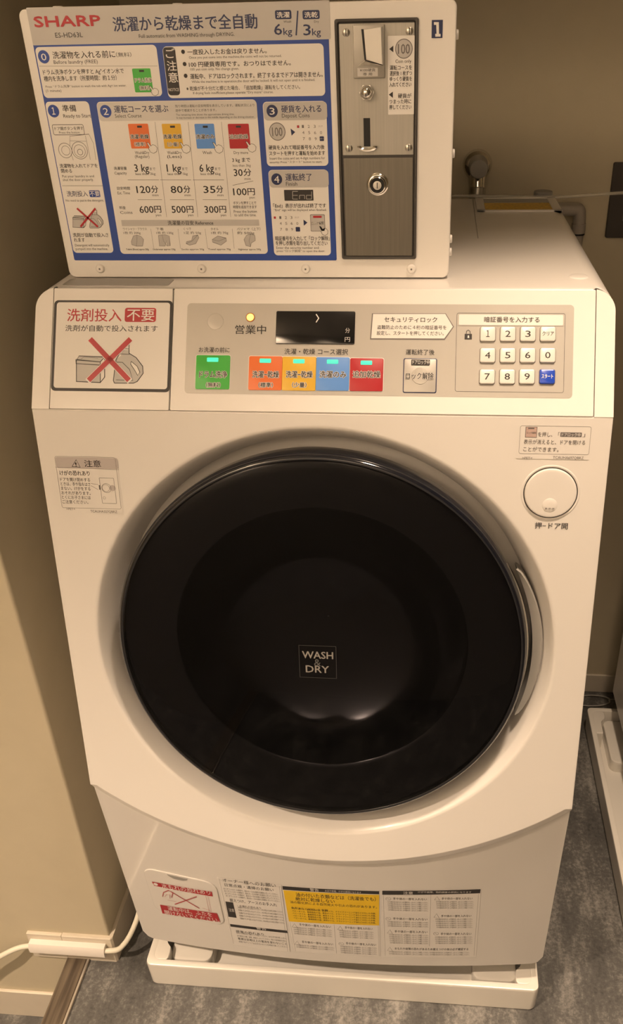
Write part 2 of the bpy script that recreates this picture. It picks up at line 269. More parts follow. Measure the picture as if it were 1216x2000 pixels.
# ---------------------------------------------------------------- printing (millimetres on a face)
PRINTS = {}
PRINTS['poster'] = [
  ('r',-268.4,15.9,-1.0,231.1,1.5,'B',0),
  ('r',-268.4,17.6,-1.0,29.7,1.0,'H',1),
  ('t','SHARP',-230.9,10.4,63.9,8.63,'R',3,1.2),
  ('t','ES-HD63L',-231.4,21.7,26.9,4.17,'K',3,0),
  ('t','洗濯から乾燥まで全自動',-118.6,14.3,137.0,11.44,'N',3,0.8),
  ('t','Full automatic from WASHING through DRYING.',-118.2,23.9,91.4,3.1,'K',3,0),
  ('r',-33.0,-17.8,5.8,13.0,1.5,'N',2),
  ('t','洗濯',-25.5,9.6,11.9,4.42,'W',3,0.3),
  ('r',-7.5,8.3,6.3,13.5,1.5,'N',2),
  ('t','洗乾',0.4,10.1,12.3,4.41,'W',3,0.3),
  ('t','Wash',-22.0,14.9,7.2,1.82,'K',3,0),
  ('t','Dry',5.1,15.4,4.3,1.82,'K',3,0),
  ('t','6',-31.1,20.8,7.2,8.98,'N',3,0.6),
  ('t','kg',-22.1,22.6,8.1,5.73,'N',3,0.3),
  ('t','3',-4.0,21.7,6.7,8.97,'N',3,0.6),
  ('t','kg',4.7,23.5,8.1,5.72,'N',3,0.3),
  ('l',[(-11.7,6.6),(-14.4,26.1)],1.3,'N',3),
  ('r',-267.2,-148.4,31.2,74.7,4.0,'W',2),
  ('c',-260.0,39.4,5.6,'B',3),
  ('t','0',-260.0,39.4,5.1,5.99,'W',4,0),
  ('t','洗濯物を入れる前に',-220.2,38.4,61.4,5.96,'K',3,0.25),
  ('t','（無料）',-181.1,39.0,15.0,3.82,'K',3,0),
  ('t','Before laundry (FREE)',-229.4,44.0,43.5,3.22,'K',3,0),
  ('l',[(-266.3,47.1),(-149.7,48.9)],0.25,'D',3),
  ('t','ドラム洗浄ボタンを押すと Ag⁺イオン水で',-223.5,52.5,80.2,4.34,'K',3,0.2),
  ('t','槽内を洗浄します（所要時間：約１分）',-227.7,58.1,72.4,4.37,'K',3,0.2),
  ('t','Press “ドラム洗浄” button to wash the tub with Ag+ ion water.',-223.3,64.8,80.8,2.42,'K',3,0),
  ('t','(1 minute)',-256.5,68.3,15.5,2.44,'K',3,0),
  ('r',-175.0,-157.0,50.7,71.1,1.0,'E',3),
  ('r',-168.2,-163.4,51.9,53.7,0.2,'K',4),
  ('t','ドラム洗浄',-165.3,60.8,16.7,3.92,'W',4,1.2),
  ('t','ドラム洗浄',-165.3,60.8,16.7,3.92,'K',5,0.1),
  ('t','（無料）',-165.1,67.4,10.1,3.52,'W',4,1.2),
  ('t','（無料）',-165.1,67.4,10.1,3.52,'K',5,0.1),
  ('p',[(-160.3,65.7),(-158.7,66.1),(-157.0,68.6),(-155.3,67.6),(-152.9,68.3),(-151.6,70.1),(-152.4,72.9),(-155.5,74.3),(-158.1,73.2),(-159.3,70.3),(-158.4,69.6)],'W',4),
  ('l',[(-160.3,65.7),(-158.7,66.1),(-157.0,68.6),(-155.3,67.6),(-152.9,68.3),(-151.6,70.1),(-152.4,72.9),(-155.5,74.3),(-158.1,73.2),(-159.3,70.3),(-158.4,69.6),(-160.3,65.7)],0.35,'K',5),
  ('r',-142.8,10.7,32.9,76.5,4.0,'W',2),
  ('r',-142.4,-130.6,33.5,74.1,3.0,'K',3),
  ('t','ご',-135.7,38.9,8.9,8.03,'W',4,0.2),
  ('t','注',-135.7,49.2,9.0,8.14,'W',4,0.2),
  ('t','意',-135.6,59.1,9.0,8.24,'W',4,0.2),
  ('t','NOTICE',-136.5,69.1,10.1,2.64,'W',4,0),
  ('c',-123.2,37.5,1.8,'K',3),
  ('t','一度投入したお金は戻りません。',-81.1,38.0,75.9,4.41,'K',3,0.3),
  ('t','Once you put coins into the machine,the coins will not be returned.',-73.7,42.3,88.7,2.11,'K',3,0),
  ('c',-123.0,47.7,1.8,'K',3),
  ('t','100 円硬貨専用です。おつりはでません。',-69.9,48.3,97.9,4.46,'K',3,0.3),
  ('t','100 yen coin only. No change given.',-94.5,52.2,47.1,2.14,'K',3,0),
  ('c',-123.3,57.6,1.8,'K',3),
  ('t','運転中、ドアはロックされます。終了するまでドアは開きません。',-55.0,58.4,127.8,4.51,'K',3,0.3),
  ('t','While the machine is in operation,the door will be locked. It will not open until it is finished.',-58.3,62.7,119.4,2.16,'K',3,0),
  ('t','※ 乾燥が不十分だと感じた場合、「追加乾燥」運転をしてください。',-68.6,68.6,110.6,3.71,'K',3,0.15),
  ('t','If drying feels insufficient,please operate “Dry more” course.',-78.7,72.4,78.5,2.19,'K',3,0),
  ('r',-267.5,-223.2,78.0,223.1,4.0,'W',2),
  ('c',-260.4,86.3,5.7,'B',3),
  ('t','１',-260.4,86.3,3.1,7.72,'W',4,0.4),
  ('t','準備',-244.0,84.2,14.0,5.88,'K',3,0.3),
  ('t','Ready to Start',-237.3,90.7,28.1,3.42,'K',3,0),
  ('o',-264.6,-232.8,98.6,107.8,1.5,0.45,'K',3),
  ('t','ドア開ボタンを押す',-248.0,102.1,29.4,3.24,'K',3,0.1),
  ('t','Press the button',-248.2,105.6,21.1,2.09,'K',3,0),
  ('l',[(-248.2,108.6),(-250.2,118.0)],0.3,'D',3),
  ('l',[(-248.3,109.1),(-228.5,107.4),(-225.3,115.9),(-225.6,131.1)],0.35,'D',3),
  ('l',[(-232.4,108.8),(-231.9,116.7),(-231.4,131.0)],0.35,'D',3),
  ('l',[(-249.2,113.3),(-232.4,113.9)],0.3,'D',3),
  ('l',[(-250.6,125.1),(-249.2,131.3)],0.35,'D',3),
  ('g',-255.8,122.2,6.9,0.4,'K',3),
  ('g',-255.3,122.2,4.3,0.4,'D',3),
  ('g',-240.9,122.3,8.0,0.4,'K',3),
  ('g',-241.0,122.8,5.8,0.4,'D',3),
  ('g',-240.7,123.8,2.7,0.4,'K',3),
  ('t','洗濯物を入れてドアを',-244.9,136.7,39.7,3.86,'K',3,0.2),
  ('t','閉める',-258.5,141.4,11.3,3.89,'K',3,0.2),
  ('t','Put your laundry in and',-247.3,146.4,33.5,2.44,'K',3,0),
  ('t','shut the door properly.',-248.0,149.8,32.5,2.45,'K',3,0),
  ('l',[(-266.1,155.6),(-223.2,155.9)],0.3,'K',3),
  ('t','洗剤投入',-251.6,163.6,22.4,5.49,'N',3,0.1),
  ('r',-238.7,-227.4,160.2,166.8,1.0,'B',3),
  ('t','不要',-233.0,163.5,10.3,5.23,'W',4,0.1),
  ('t','No need to put in the detergent.',-244.9,169.9,40.5,2.26,'K',3,0),
  ('p',[(-260.9,186.8),(-259.6,185.3),(-247.4,185.6),(-249.4,187.8),(-251.3,197.2),(-263.0,196.7)],'H',3),
  ('l',[(-260.9,186.8),(-263.0,196.7),(-251.3,197.2),(-249.4,187.8),(-260.9,186.8),(-259.3,185.1),(-246.9,185.6),(-248.7,194.8),(-251.3,197.2)],0.4,'K',4),
  ('l',[(-249.4,187.8),(-246.9,185.6)],0.4,'K',4),
  ('l',[(-261.2,186.5),(-261.6,188.5),(-249.5,189.3),(-247.0,187.3)],0.32,'K',4),
  ('l',[(-258.8,186.6),(-257.0,185.6),(-250.2,186.1)],0.2,'D',4),
  ('l',[(-239.7,184.2),(-234.5,184.4)],0.28,'K',4),
  ('l',[(-238.7,181.7),(-234.3,182.0)],0.28,'K',4),
  ('p',[(-244.4,197.5),(-244.7,196.3),(-241.6,186.9),(-238.8,184.9),(-237.8,182.5),(-234.1,182.5),(-234.4,183.9),(-231.6,185.9),(-229.1,189.9),(-229.4,193.1),(-233.1,196.8),(-235.1,197.5)],'H',3),
  ('l',[(-244.4,197.5),(-244.7,196.3),(-241.6,186.9),(-239.1,183.9),(-238.7,181.5),(-237.6,181.5),(-237.2,179.5),(-233.9,179.8),(-234.6,183.9),(-231.6,185.9),(-229.1,189.9),(-229.4,193.1),(-233.1,196.8),(-235.1,197.5),(-244.4,197.5)],0.4,'K',4),
  ('p',[(-234.3,187.6),(-231.8,189.9),(-230.9,192.6),(-232.3,194.1),(-233.2,191.8),(-234.8,188.9)],'W',4),
  ('l',[(-234.3,187.6),(-231.8,189.9),(-230.9,192.6),(-232.3,194.1),(-233.2,191.8),(-234.8,188.9),(-234.3,187.6)],0.28,'K',5),
  ('l',[(-242.0,187.8),(-238.6,188.1),(-235.8,191.3),(-235.1,196.3),(-243.3,196.0)],0.28,'K',4),
  ('l',[(-254.7,177.7),(-235.6,196.3)],1.9,'R',6),
  ('l',[(-234.9,177.8),(-254.5,196.2)],1.9,'R',6),
  ('t','洗剤が自動で投入さ',-245.3,204.8,38.5,4.19,'K',3,0.2),
  ('t','れます',-258.6,209.8,11.8,4.22,'K',3,0.2),
  ('t','Detergent will automatically',-245.6,215.1,37.6,2.65,'K',3,0),
  ('t','pumped into the machine.',-246.8,218.8,35.5,2.66,'K',3,0),
  ('r',-215.7,-56.6,78.7,224.2,4.0,'W',2),
  ('r',-215.3,-56.5,79.2,96.0,3.5,'H2',3),
  ('c',-207.4,87.2,5.7,'B',4),
  ('t','2',-207.4,87.2,5.2,6.34,'W',5,0),
  ('t','運転コースを選ぶ',-171.5,85.6,54.4,6.3,'N',4,0.25),
  ('t','Select Course',-185.4,91.3,26.9,3.4,'K',4,0),
  ('t','残り時間は運転の目安時間を表示しています。運転状況により',-98.0,83.6,78.4,2.45,'K',4,0),
  ('t','途中で増減することがあります。',-117.0,87.4,40.7,2.47,'K',4,0),
  ('t','The remaining time shows the approximate driving time.',-108.3,91.1,58.0,1.8,'K',4,0),
  ('t','It may increase or decrease in the middle depending on the driving situation.',-98.4,93.7,77.3,1.81,'K',4,0),
  ('r',-187.1,-166.7,98.6,121.1,1.0,'O',3),
  ('r',-178.0,-173.2,100.3,102.2,0.2,'K',4),
  ('t','洗濯-乾燥',-177.0,110.3,18.8,3.95,'W',4,1.1),
  ('t','洗濯-乾燥',-177.0,110.3,18.8,3.95,'K',5,0.3),
  ('t','（標準）',-177.6,117.3,11.5,3.51,'W',4,1.1),
  ('t','（標準）',-177.6,117.3,11.5,3.51,'K',5,0.1),
  ('p',[(-170.5,115.5),(-168.7,115.9),(-166.8,118.9),(-164.7,117.6),(-162.1,118.5),(-160.5,120.6),(-161.5,124.0),(-165.0,125.7),(-168.1,124.4),(-169.5,121.0),(-168.4,120.1)],'W',4),
  ('l',[(-170.5,115.5),(-168.7,115.9),(-166.8,118.9),(-164.7,117.6),(-162.1,118.5),(-160.5,120.6),(-161.5,124.0),(-165.0,125.7),(-168.1,124.4),(-169.5,121.0),(-168.4,120.1),(-170.5,115.5)],0.35,'K',5),
  ('t','Wash&Dry',-176.7,124.8,14.7,2.84,'K',3,0),
  ('t','(Regular)',-177.3,128.4,14.8,2.85,'K',3,0),
  ('t','3 kg',-179.5,139.1,14.9,7.22,'K',3,0.5),
  ('t','まで',-168.3,140.2,5.8,2.89,'K',3,0),
  ('t','less than 3kg',-176.4,144.7,20.8,2.42,'K',3,0),
  ('t','120',-180.9,159.6,14.5,6.9,'K',3,0.5),
  ('t','分',-169.1,159.7,7.0,6.9,'K',3,0.4),
  ('t','min',-169.1,165.1,6.5,2.48,'K',3,0),
  ('t','600',-180.7,179.1,14.7,7.07,'K',3,0.5),
  ('t','円',-168.8,179.1,7.1,7.06,'K',3,0.4),
  ('t','yen',-169.0,184.7,6.0,2.54,'K',3,0),
  ('l',[(-195.7,150.4),(-163.2,150.6)],0.35,'D',3),
  ('l',[(-188.4,169.5),(-162.8,169.6)],0.35,'D',3),
  ('r',-153.0,-133.8,99.0,121.5,1.0,'Y',3),
  ('r',-144.7,-139.8,100.7,102.6,0.2,'K',4),
  ('t','洗濯-乾燥',-143.5,110.6,18.7,3.94,'W',4,1.1),
  ('t','洗濯-乾燥',-143.5,110.6,18.7,3.94,'K',5,0.3),
  ('t','（少量）',-143.9,117.6,11.5,3.5,'W',4,1.1),
  ('t','（少量）',-143.9,117.6,11.5,3.5,'K',5,0.1),
  ('p',[(-136.9,115.8),(-135.1,116.2),(-133.2,119.2),(-131.1,118.0),(-128.4,118.8),(-126.8,121.0),(-127.7,124.3),(-131.2,126.0),(-134.4,124.7),(-135.8,121.3),(-134.7,120.5)],'W',4),
  ('l',[(-136.9,115.8),(-135.1,116.2),(-133.2,119.2),(-131.1,118.0),(-128.4,118.8),(-126.8,121.0),(-127.7,124.3),(-131.2,126.0),(-134.4,124.7),(-135.8,121.3),(-134.7,120.5),(-136.9,115.8)],0.35,'K',5),
  ('t','Wash&Dry',-143.7,125.1,14.6,2.83,'K',3,0),
  ('t','(Less)',-144.2,128.7,14.7,2.84,'K',3,0),
  ('t','1 kg',-146.2,139.4,14.8,7.2,'K',3,0.5),
  ('t','まで',-135.0,140.4,5.8,2.88,'K',3,0),
  ('t','less than 1kg',-143.0,145.0,20.6,2.41,'K',3,0),
  ('t','80',-146.1,159.8,12.3,6.88,'K',3,0.5),
  ('t','分',-135.4,159.9,6.9,6.88,'K',3,0.4),
  ('t','min',-135.3,165.3,6.4,2.47,'K',3,0),
  ('t','500',-146.6,179.2,14.6,7.05,'K',3,0.5),
  ('t','円',-134.7,179.3,7.0,7.04,'K',3,0.4),
  ('t','yen',-134.8,184.8,6.0,2.53,'K',3,0),
  ('l',[(-162.0,150.6),(-129.7,150.9)],0.35,'D',3),
  ('l',[(-154.4,169.7),(-129.0,169.8)],0.35,'D',3),
  ('r',-120.1,-100.5,99.4,121.8,1.0,'A',3),
  ('r',-111.8,-106.9,101.1,103.0,0.2,'K',4),
  ('t','洗濯のみ',-110.4,111.0,18.6,3.92,'W',4,1.1),
  ('t','洗濯のみ',-110.4,111.0,18.6,3.92,'K',5,0.3),
  ('p',[(-103.8,116.1),(-102.0,116.6),(-100.0,119.5),(-98.0,118.3),(-95.3,119.2),(-93.6,121.3),(-94.5,124.6),(-97.9,126.3),(-101.0,125.0),(-102.5,121.6),(-101.5,120.8)],'W',4),
  ('l',[(-103.8,116.1),(-102.0,116.6),(-100.0,119.5),(-98.0,118.3),(-95.3,119.2),(-93.6,121.3),(-94.5,124.6),(-97.9,126.3),(-101.0,125.0),(-102.5,121.6),(-101.5,120.8),(-103.8,116.1)],0.35,'K',5),
  ('t','Wash',-110.3,125.4,9.4,2.82,'K',3,0),
  ('t','6 kg',-112.5,139.7,14.7,7.18,'K',3,0.5),
  ('t','まで',-101.3,140.7,5.8,2.87,'K',3,0),
  ('t','less than 6kg',-109.2,145.2,20.5,2.41,'K',3,0),
  ('t','35',-112.0,160.0,12.2,6.86,'K',3,0.5),
  ('t','分',-101.4,160.1,6.9,6.86,'K',3,0.4),
  ('t','min',-101.2,165.5,6.4,2.46,'K',3,0),
  ('t','300',-112.1,179.4,14.5,7.02,'K',3,0.5),
  ('t','円',-100.3,179.4,7.0,7.02,'K',3,0.4),
  ('t','yen',-100.3,185.0,5.9,2.52,'K',3,0),
  ('l',[(-128.0,150.9),(-95.9,151.1)],0.35,'D',3),
  ('l',[(-120.1,169.8),(-94.8,170.0)],0.35,'D',3),
  ('r',-86.8,-65.9,99.8,122.1,1.0,'R',3),
  ('r',-78.8,-73.9,101.5,103.3,0.2,'K',4),
  ('t','追加乾燥',-76.8,111.3,18.4,3.91,'W',4,1.1),
  ('t','追加乾燥',-76.8,111.3,18.4,3.91,'K',5,0.1),
  ('p',[(-70.5,115.6),(-68.7,116.0),(-66.6,118.9),(-64.7,117.7),(-62.0,118.6),(-60.3,120.7),(-61.1,124.0),(-64.5,125.7),(-67.6,124.4),(-69.1,121.0),(-68.1,120.2)],'W',4),
  ('l',[(-70.5,115.6),(-68.7,116.0),(-66.6,118.9),(-64.7,117.7),(-62.0,118.6),(-60.3,120.7),(-61.1,124.0),(-64.5,125.7),(-67.6,124.4),(-69.1,121.0),(-68.1,120.2),(-70.5,115.6)],0.35,'K',5),
  ('t','Dry more',-76.1,125.7,14.5,2.81,'K',3,0),
  ('t','3 kg まで',-76.5,132.6,18.2,4.25,'K',3,0.25),
  ('t','less than 3kg',-76.4,137.6,18.2,2.38,'K',3,0),
  ('t','30',-80.7,144.2,8.9,6.71,'K',3,0.5),
  ('t','分',-71.3,144.3,7.8,6.71,'K',3,0.4),
  ('t','min',-71.6,150.1,6.3,2.41,'K',3,0),
  ('l',[(-87.5,156.3),(-66.0,152.3)],0.35,'K',3),
  ('t','100',-80.7,162.4,13.7,6.86,'K',3,0.5),
  ('t','円',-69.1,162.5,7.4,6.86,'K',3,0.4),
  ('t','yen',-68.7,167.9,5.8,2.46,'K',3,0),
  ('t','ボタンを押すことで',-76.7,173.3,23.9,2.98,'K',3,0.1),
  ('t','時間を追加できます',-76.8,177.3,24.5,2.99,'K',3,0.1),
  ('t','Press the button',-76.9,181.5,24.1,2.76,'K',3,0),
  ('t','to add the time.',-77.2,185.0,23.0,2.77,'K',3,0),
  ('l',[(-159.4,97.1),(-160.4,186.8)],0.3,'D',3),
  ('l',[(-126.0,97.5),(-127.3,186.9)],0.3,'D',3),
  ('l',[(-92.8,97.9),(-92.7,187.0)],0.3,'D',3),
  ('t','洗濯容量',-201.7,139.4,13.3,2.89,'K',3,0.1),
  ('t','Capacity',-202.2,143.8,12.8,2.67,'K',3,0),
  ('t','目安時間',-201.7,158.5,13.5,2.96,'K',3,0.1),
  ('t','Est. Time',-202.2,162.9,13.0,2.73,'K',3,0),
  ('t','料金',-205.8,177.4,6.5,3.03,'K',3,0.1),
  ('t','Coins',-202.7,182.0,13.1,2.79,'K',3,0),
  ('r',-209.5,-63.4,189.6,195.7,0.5,'H',3),
  ('t','洗濯量の目安 Reference',-135.9,192.7,48.4,4.34,'K',4,0.15),
  ('t','ワイシャツ・ブラウス',-196.2,198.7,25.4,2.84,'K',3,0.05),
  ('t','1枚 約 200g',-199.9,202.6,18.3,2.86,'K',3,0.05),
  ('t','T-shirts (Blouse) approx 200g',-196.8,219.4,24.6,1.85,'K',3,0.1),
  ('p',[(-199.0,205.7),(-194.9,204.7),(-190.8,206.2),(-188.5,209.4),(-190.7,216.2),(-197.4,216.2),(-202.1,214.6),(-202.2,211.5)],'H',3),
  ('l',[(-199.0,205.7),(-194.9,204.7),(-190.8,206.2),(-188.5,209.4),(-190.7,216.2),(-197.4,216.2),(-202.1,214.6),(-202.2,211.5),(-199.0,205.7)],0.35,'D',4),
  ('l',[(-194.9,204.7),(-195.9,210.9),(-197.4,216.2)],0.3,'D',4),
  ('t','下着',-169.5,198.8,8.2,2.84,'K',3,0.05),
  ('t','1枚 約 130g',-164.6,202.7,18.1,2.85,'K',3,0.05),
  ('t','Underwear approx 130g',-167.8,219.4,24.4,1.85,'K',3,0.1),
  ('p',[(-171.8,205.2),(-167.9,204.7),(-163.5,204.7),(-160.3,205.8),(-160.6,215.7),(-164.0,216.2),(-163.7,210.5),(-166.2,216.2),(-172.3,216.2)],'H',3),
  ('l',[(-171.8,205.2),(-167.9,204.7),(-163.5,204.7),(-160.3,205.8),(-160.6,215.7),(-164.0,216.2),(-163.7,210.5),(-166.2,216.2),(-172.3,216.2),(-171.8,205.2)],0.35,'D',4),
  ('l',[(-167.9,204.7),(-167.1,211.0),(-164.0,216.2)],0.3,'D',4),
  ('t','くつ下',-139.9,198.8,8.2,2.83,'K',3,0.05),
  ('t','1足 約 50g',-134.9,202.7,18.0,2.84,'K',3,0.05),
  ('t','Socks approx 50g',-136.8,219.4,24.3,1.84,'K',3,0.1),
  ('p',[(-135.1,205.8),(-129.5,204.8),(-128.7,207.4),(-132.8,213.7),(-139.6,215.2),(-143.2,213.6),(-142.4,211.5),(-136.8,210.5)],'H',3),
  ('l',[(-135.1,205.8),(-129.5,204.8),(-128.7,207.4),(-132.8,213.7),(-139.6,215.2),(-143.2,213.6),(-142.4,211.5),(-136.8,210.5),(-135.1,205.8)],0.35,'D',4),
  ('l',[(-129.5,204.8),(-136.3,211.0),(-143.2,213.6)],0.3,'D',4),
  ('t','タオル',-111.0,198.9,8.1,2.82,'K',3,0.05),
  ('t','1枚 約 70g',-106.0,202.8,18.0,2.84,'K',3,0.05),
  ('t','Towel approx 70g',-108.1,219.4,24.2,1.84,'K',3,0.1),
  ('p',[(-108.3,205.9),(-99.8,208.0),(-99.6,211.1),(-106.0,215.3),(-114.5,212.1),(-114.7,209.5)],'H',3),
  ('l',[(-108.3,205.9),(-99.8,208.0),(-99.6,211.1),(-106.0,215.3),(-114.5,212.1),(-114.7,209.5),(-108.3,205.9)],0.35,'D',4),
  ('l',[(-99.8,208.0),(-107.8,211.1),(-114.7,209.5)],0.3,'D',4),
  ('t','パジャマ（上下）',-75.0,199.0,24.8,2.81,'K',3,0.05),
  ('t','約 500g',-78.4,202.9,17.9,2.83,'K',3,0.05),
  ('t','Nightwear approx 500g',-75.8,219.5,24.0,1.83,'K',3,0.1),
  ('p',[(-77.8,205.4),(-73.3,203.9),(-69.1,205.4),(-69.0,210.6),(-73.6,213.2),(-74.5,216.9),(-79.3,215.8),(-80.9,209.6)],'H',3),
  ('l',[(-77.8,205.4),(-73.3,203.9),(-69.1,205.4),(-69.0,210.6),(-73.6,213.2),(-74.5,216.9),(-79.3,215.8),(-80.9,209.6),(-77.8,205.4)],0.35,'D',4),
  ('l',[(-73.3,203.9),(-75.6,211.1),(-74.5,216.9)],0.3,'D',4),
  ('l',[(-179.1,198.5),(-178.8,218.9)],0.25,'D',3),
  ('l',[(-150.0,198.6),(-150.0,218.9)],0.25,'D',3),
  ('l',[(-121.1,198.6),(-120.7,218.9)],0.25,'D',3),
  ('l',[(-92.3,198.7),(-92.2,218.9)],0.25,'D',3),
  ('r',-50.7,11.1,80.9,138.7,4.0,'W',2),
  ('r',-50.2,11.8,81.4,97.3,3.5,'H',3),
  ('c',-41.8,89.0,5.5,'N',4),
  ('t','3',-41.8,89.0,5.0,6.25,'W',5,0),
  ('t','硬貨を入れる',-13.2,87.6,38.9,6.22,'N',4,0.3),
  ('t','Deposit Coins',-19.0,93.1,27.1,3.58,'K',4,0),
  ('c',-38.1,107.2,8.1,'D',3),
  ('c',-38.1,107.2,7.4,'H',4),
  ('t','100',-38.1,107.2,10.1,8.21,'D',5,0.2),
  ('p',[(-24.8,104.6),(-20.4,107.8),(-24.2,111.0)],'N',3),
  ('t','1',-12.6,102.9,2.0,2.72,'D',3,0),
  ('t','2',-6.8,103.0,2.0,2.72,'D',3,0),
  ('t','3',-1.0,103.0,2.0,2.71,'D',3,0),
  ('t','クリア',4.8,103.1,4.0,1.81,'D',3,0),
  ('t','4',-12.4,108.3,2.0,2.74,'D',3,0),
  ('t','5',-6.6,108.4,2.0,2.73,'D',3,0),
  ('t','6',-0.8,108.5,2.0,2.73,'D',3,0),
  ('t','0',5.0,108.5,2.0,2.73,'D',3,0),
  ('t','7',-12.2,113.8,2.0,2.75,'D',3,0),
  ('t','8',-6.3,113.9,2.0,2.75,'D',3,0),
  ('t','9',-0.5,114.0,2.0,2.75,'D',3,0),
  ('r',3.4,7.7,111.9,116.1,0.8,'N',3),
  ('t','スタート',5.5,114.0,3.5,1.37,'W',4,0),
  ('r',-18.3,-16.2,101.9,104.2,0.2,'R',3),
  ('t','硬貨を入れて暗証番号を入力後',-20.0,121.6,55.6,3.94,'K',3,0.25),
  ('t','スタートを押すと運転を始めます',-19.8,127.0,55.8,3.97,'K',3,0.25),
  ('t','Insert the coins and set 4-digit numbers for',-19.8,131.4,55.4,2.35,'K',3,0),
  ('t','security. Press “スタート” button to start.',-21.6,134.9,52.5,2.36,'K',3,0),
  ('r',-50.0,10.1,142.1,225.8,4.0,'W',2),
  ('r',-49.6,10.7,142.5,158.8,3.5,'H',3),
  ('c',-41.9,150.8,5.5,'N',4),
  ('t','4',-41.9,150.8,5.2,6.74,'W',5,0),
  ('t','運転終了',-19.6,149.2,26.5,6.72,'N',4,0.3),
  ('t','Finish',-27.0,155.2,11.5,3.87,'K',4,0),
  ('r',-35.3,-5.5,161.0,171.4,0.5,'K',3),
  ('l',[(-26.5,162.5),(-21.2,162.5)],0.45,'H',4),
  ('l',[(-26.9,169.8),(-21.7,169.9)],0.45,'H',4),
  ('l',[(-26.7,166.2),(-26.9,169.8)],0.45,'H',4),
  ('l',[(-26.5,162.5),(-26.7,166.2)],0.45,'H',4),
  ('l',[(-26.7,166.2),(-21.5,166.2)],0.45,'H',4),
  ('l',[(-14.4,166.2),(-14.6,169.9)],0.45,'H',4),
  ('l',[(-19.6,166.2),(-19.8,169.9)],0.45,'H',4),
  ('l',[(-19.6,166.2),(-14.4,166.2)],0.45,'H',4),
  ('l',[(-7.1,162.6),(-7.3,166.3)],0.45,'H',4),
  ('l',[(-7.3,166.3),(-7.5,169.9)],0.45,'H',4),
  ('l',[(-12.8,169.9),(-7.5,169.9)],0.45,'H',4),
  ('l',[(-12.5,166.2),(-12.8,169.9)],0.45,'H',4),
  ('l',[(-12.5,166.2),(-7.3,166.3)],0.45,'H',4),
  ('t','「End」表示が出れば終了です',-20.2,176.3,54.3,4.21,'K',3,0.25),
  ('t','“End” sign will be displayed when finished.',-19.9,180.3,54.4,2.24,'K',3,0),
  ('t','1',-40.9,187.7,2.1,2.77,'D',3,0),
  ('t','2',-35.1,187.7,2.1,2.77,'D',3,0),
  ('t','3',-29.4,187.7,2.1,2.77,'D',3,0),
  ('t','クリア',-23.6,187.8,4.2,1.76,'D',3,0),
  ('t','4',-40.9,193.5,2.1,2.79,'D',3,0),
  ('t','5',-35.1,193.5,2.1,2.79,'D',3,0),
  ('t','6',-29.4,193.5,2.1,2.78,'D',3,0),
  ('t','0',-23.6,193.6,2.1,2.78,'D',3,0),
  ('t','7',-40.9,199.4,2.1,2.81,'D',3,0),
  ('t','8',-35.1,199.4,2.1,2.81,'D',3,0),
  ('t','9',-29.4,199.4,2.1,2.8,'D',3,0),
  ('r',-25.6,-21.0,197.1,201.7,0.8,'N',3),
  ('r',-47.7,-45.5,186.7,188.9,0.2,'R',3),
  ('p',[(-17.0,189.8),(-13.0,192.8),(-16.9,195.9)],'N',3),
  ('r',-9.9,5.2,184.8,201.5,1.0,'D',3),
  ('r',-9.4,4.7,185.3,201.0,1.0,'H',4),
  ('r',-6.8,2.1,186.1,188.1,0.5,'R',5),
  ('t','ロック解除',-2.4,193.4,12.7,3.03,'W',5,0.8),
  ('t','ロック解除',-2.4,193.4,12.7,3.03,'K',6,0.1),
  ('p',[(-0.9,196.4),(0.7,196.8),(2.5,199.5),(4.2,198.3),(6.5,199.1),(8.1,201.0),(7.5,204.1),(4.7,205.6),(1.9,204.4),(0.5,201.4),(1.3,200.6)],'W',4),
  ('l',[(-0.9,196.4),(0.7,196.8),(2.5,199.5),(4.2,198.3),(6.5,199.1),(8.1,201.0),(7.5,204.1),(4.7,205.6),(1.9,204.4),(0.5,201.4),(1.3,200.6),(-0.9,196.4)],0.35,'K',5),
  ('t','暗証番号を入力して「ロック解除」',-19.2,208.6,57.0,4.38,'K',3,0.2),
  ('t','を押し衣類を取り出してください',-20.3,213.5,54.4,4.4,'K',3,0.2),
  ('t','Enter the security number and',-24.9,217.9,44.9,2.6,'K',3,0),
  ('t','press “ロック解除” to open the door.',-21.6,221.3,50.9,2.61,'K',3,0),
]
PRINTS['coin_label'] = [
  ('r',70.8,95.5,28.0,93.5,0.5,'W',1),
  ('c',85.7,38.6,8.1,'D',2),
  ('c',85.7,38.6,7.4,'H',3),
  ('t','100',85.7,38.6,10.9,8.27,'D',4,0.4),
  ('p',[(75.9,35.9),(75.9,41.3),(72.1,38.6)],'K',2),
  ('t','Coin only',85.2,48.6,14.8,2.93,'K',3,0),
  ('t','運転コースを',82.9,54.0,20.6,3.8,'K',3,0.15),
  ('t','選択後 1 枚ずつ',82.9,58.7,20.7,3.82,'K',3,0.15),
  ('t','ゆっくり硬貨を',82.9,63.3,20.8,3.84,'K',3,0.15),
  ('t','入れてください',82.4,68.0,20.8,3.87,'K',3,0.15),
  ('p',[(75.4,73.8),(75.4,79.2),(71.5,76.3)],'K',2),
  ('t','硬貨が',86.6,77.6,12.7,3.91,'K',3,0.15),
  ('t','つまった時に',82.4,82.4,21.0,3.94,'K',3,0.15),
  ('t','押してください',82.5,87.2,21.1,3.96,'K',3,0.15),
]
PRINTS['one'] = [
  ('r',111.0,121.0,16.3,30.6,0.2,'N',1),
  ('p',[(112.9,17.9),(117.4,18.0),(117.8,27.3),(119.2,27.3),(119.3,29.5),(114.4,29.5),(114.3,27.2),(115.5,27.2),(115.1,20.2),(113.0,20.1)],'W',2),
]
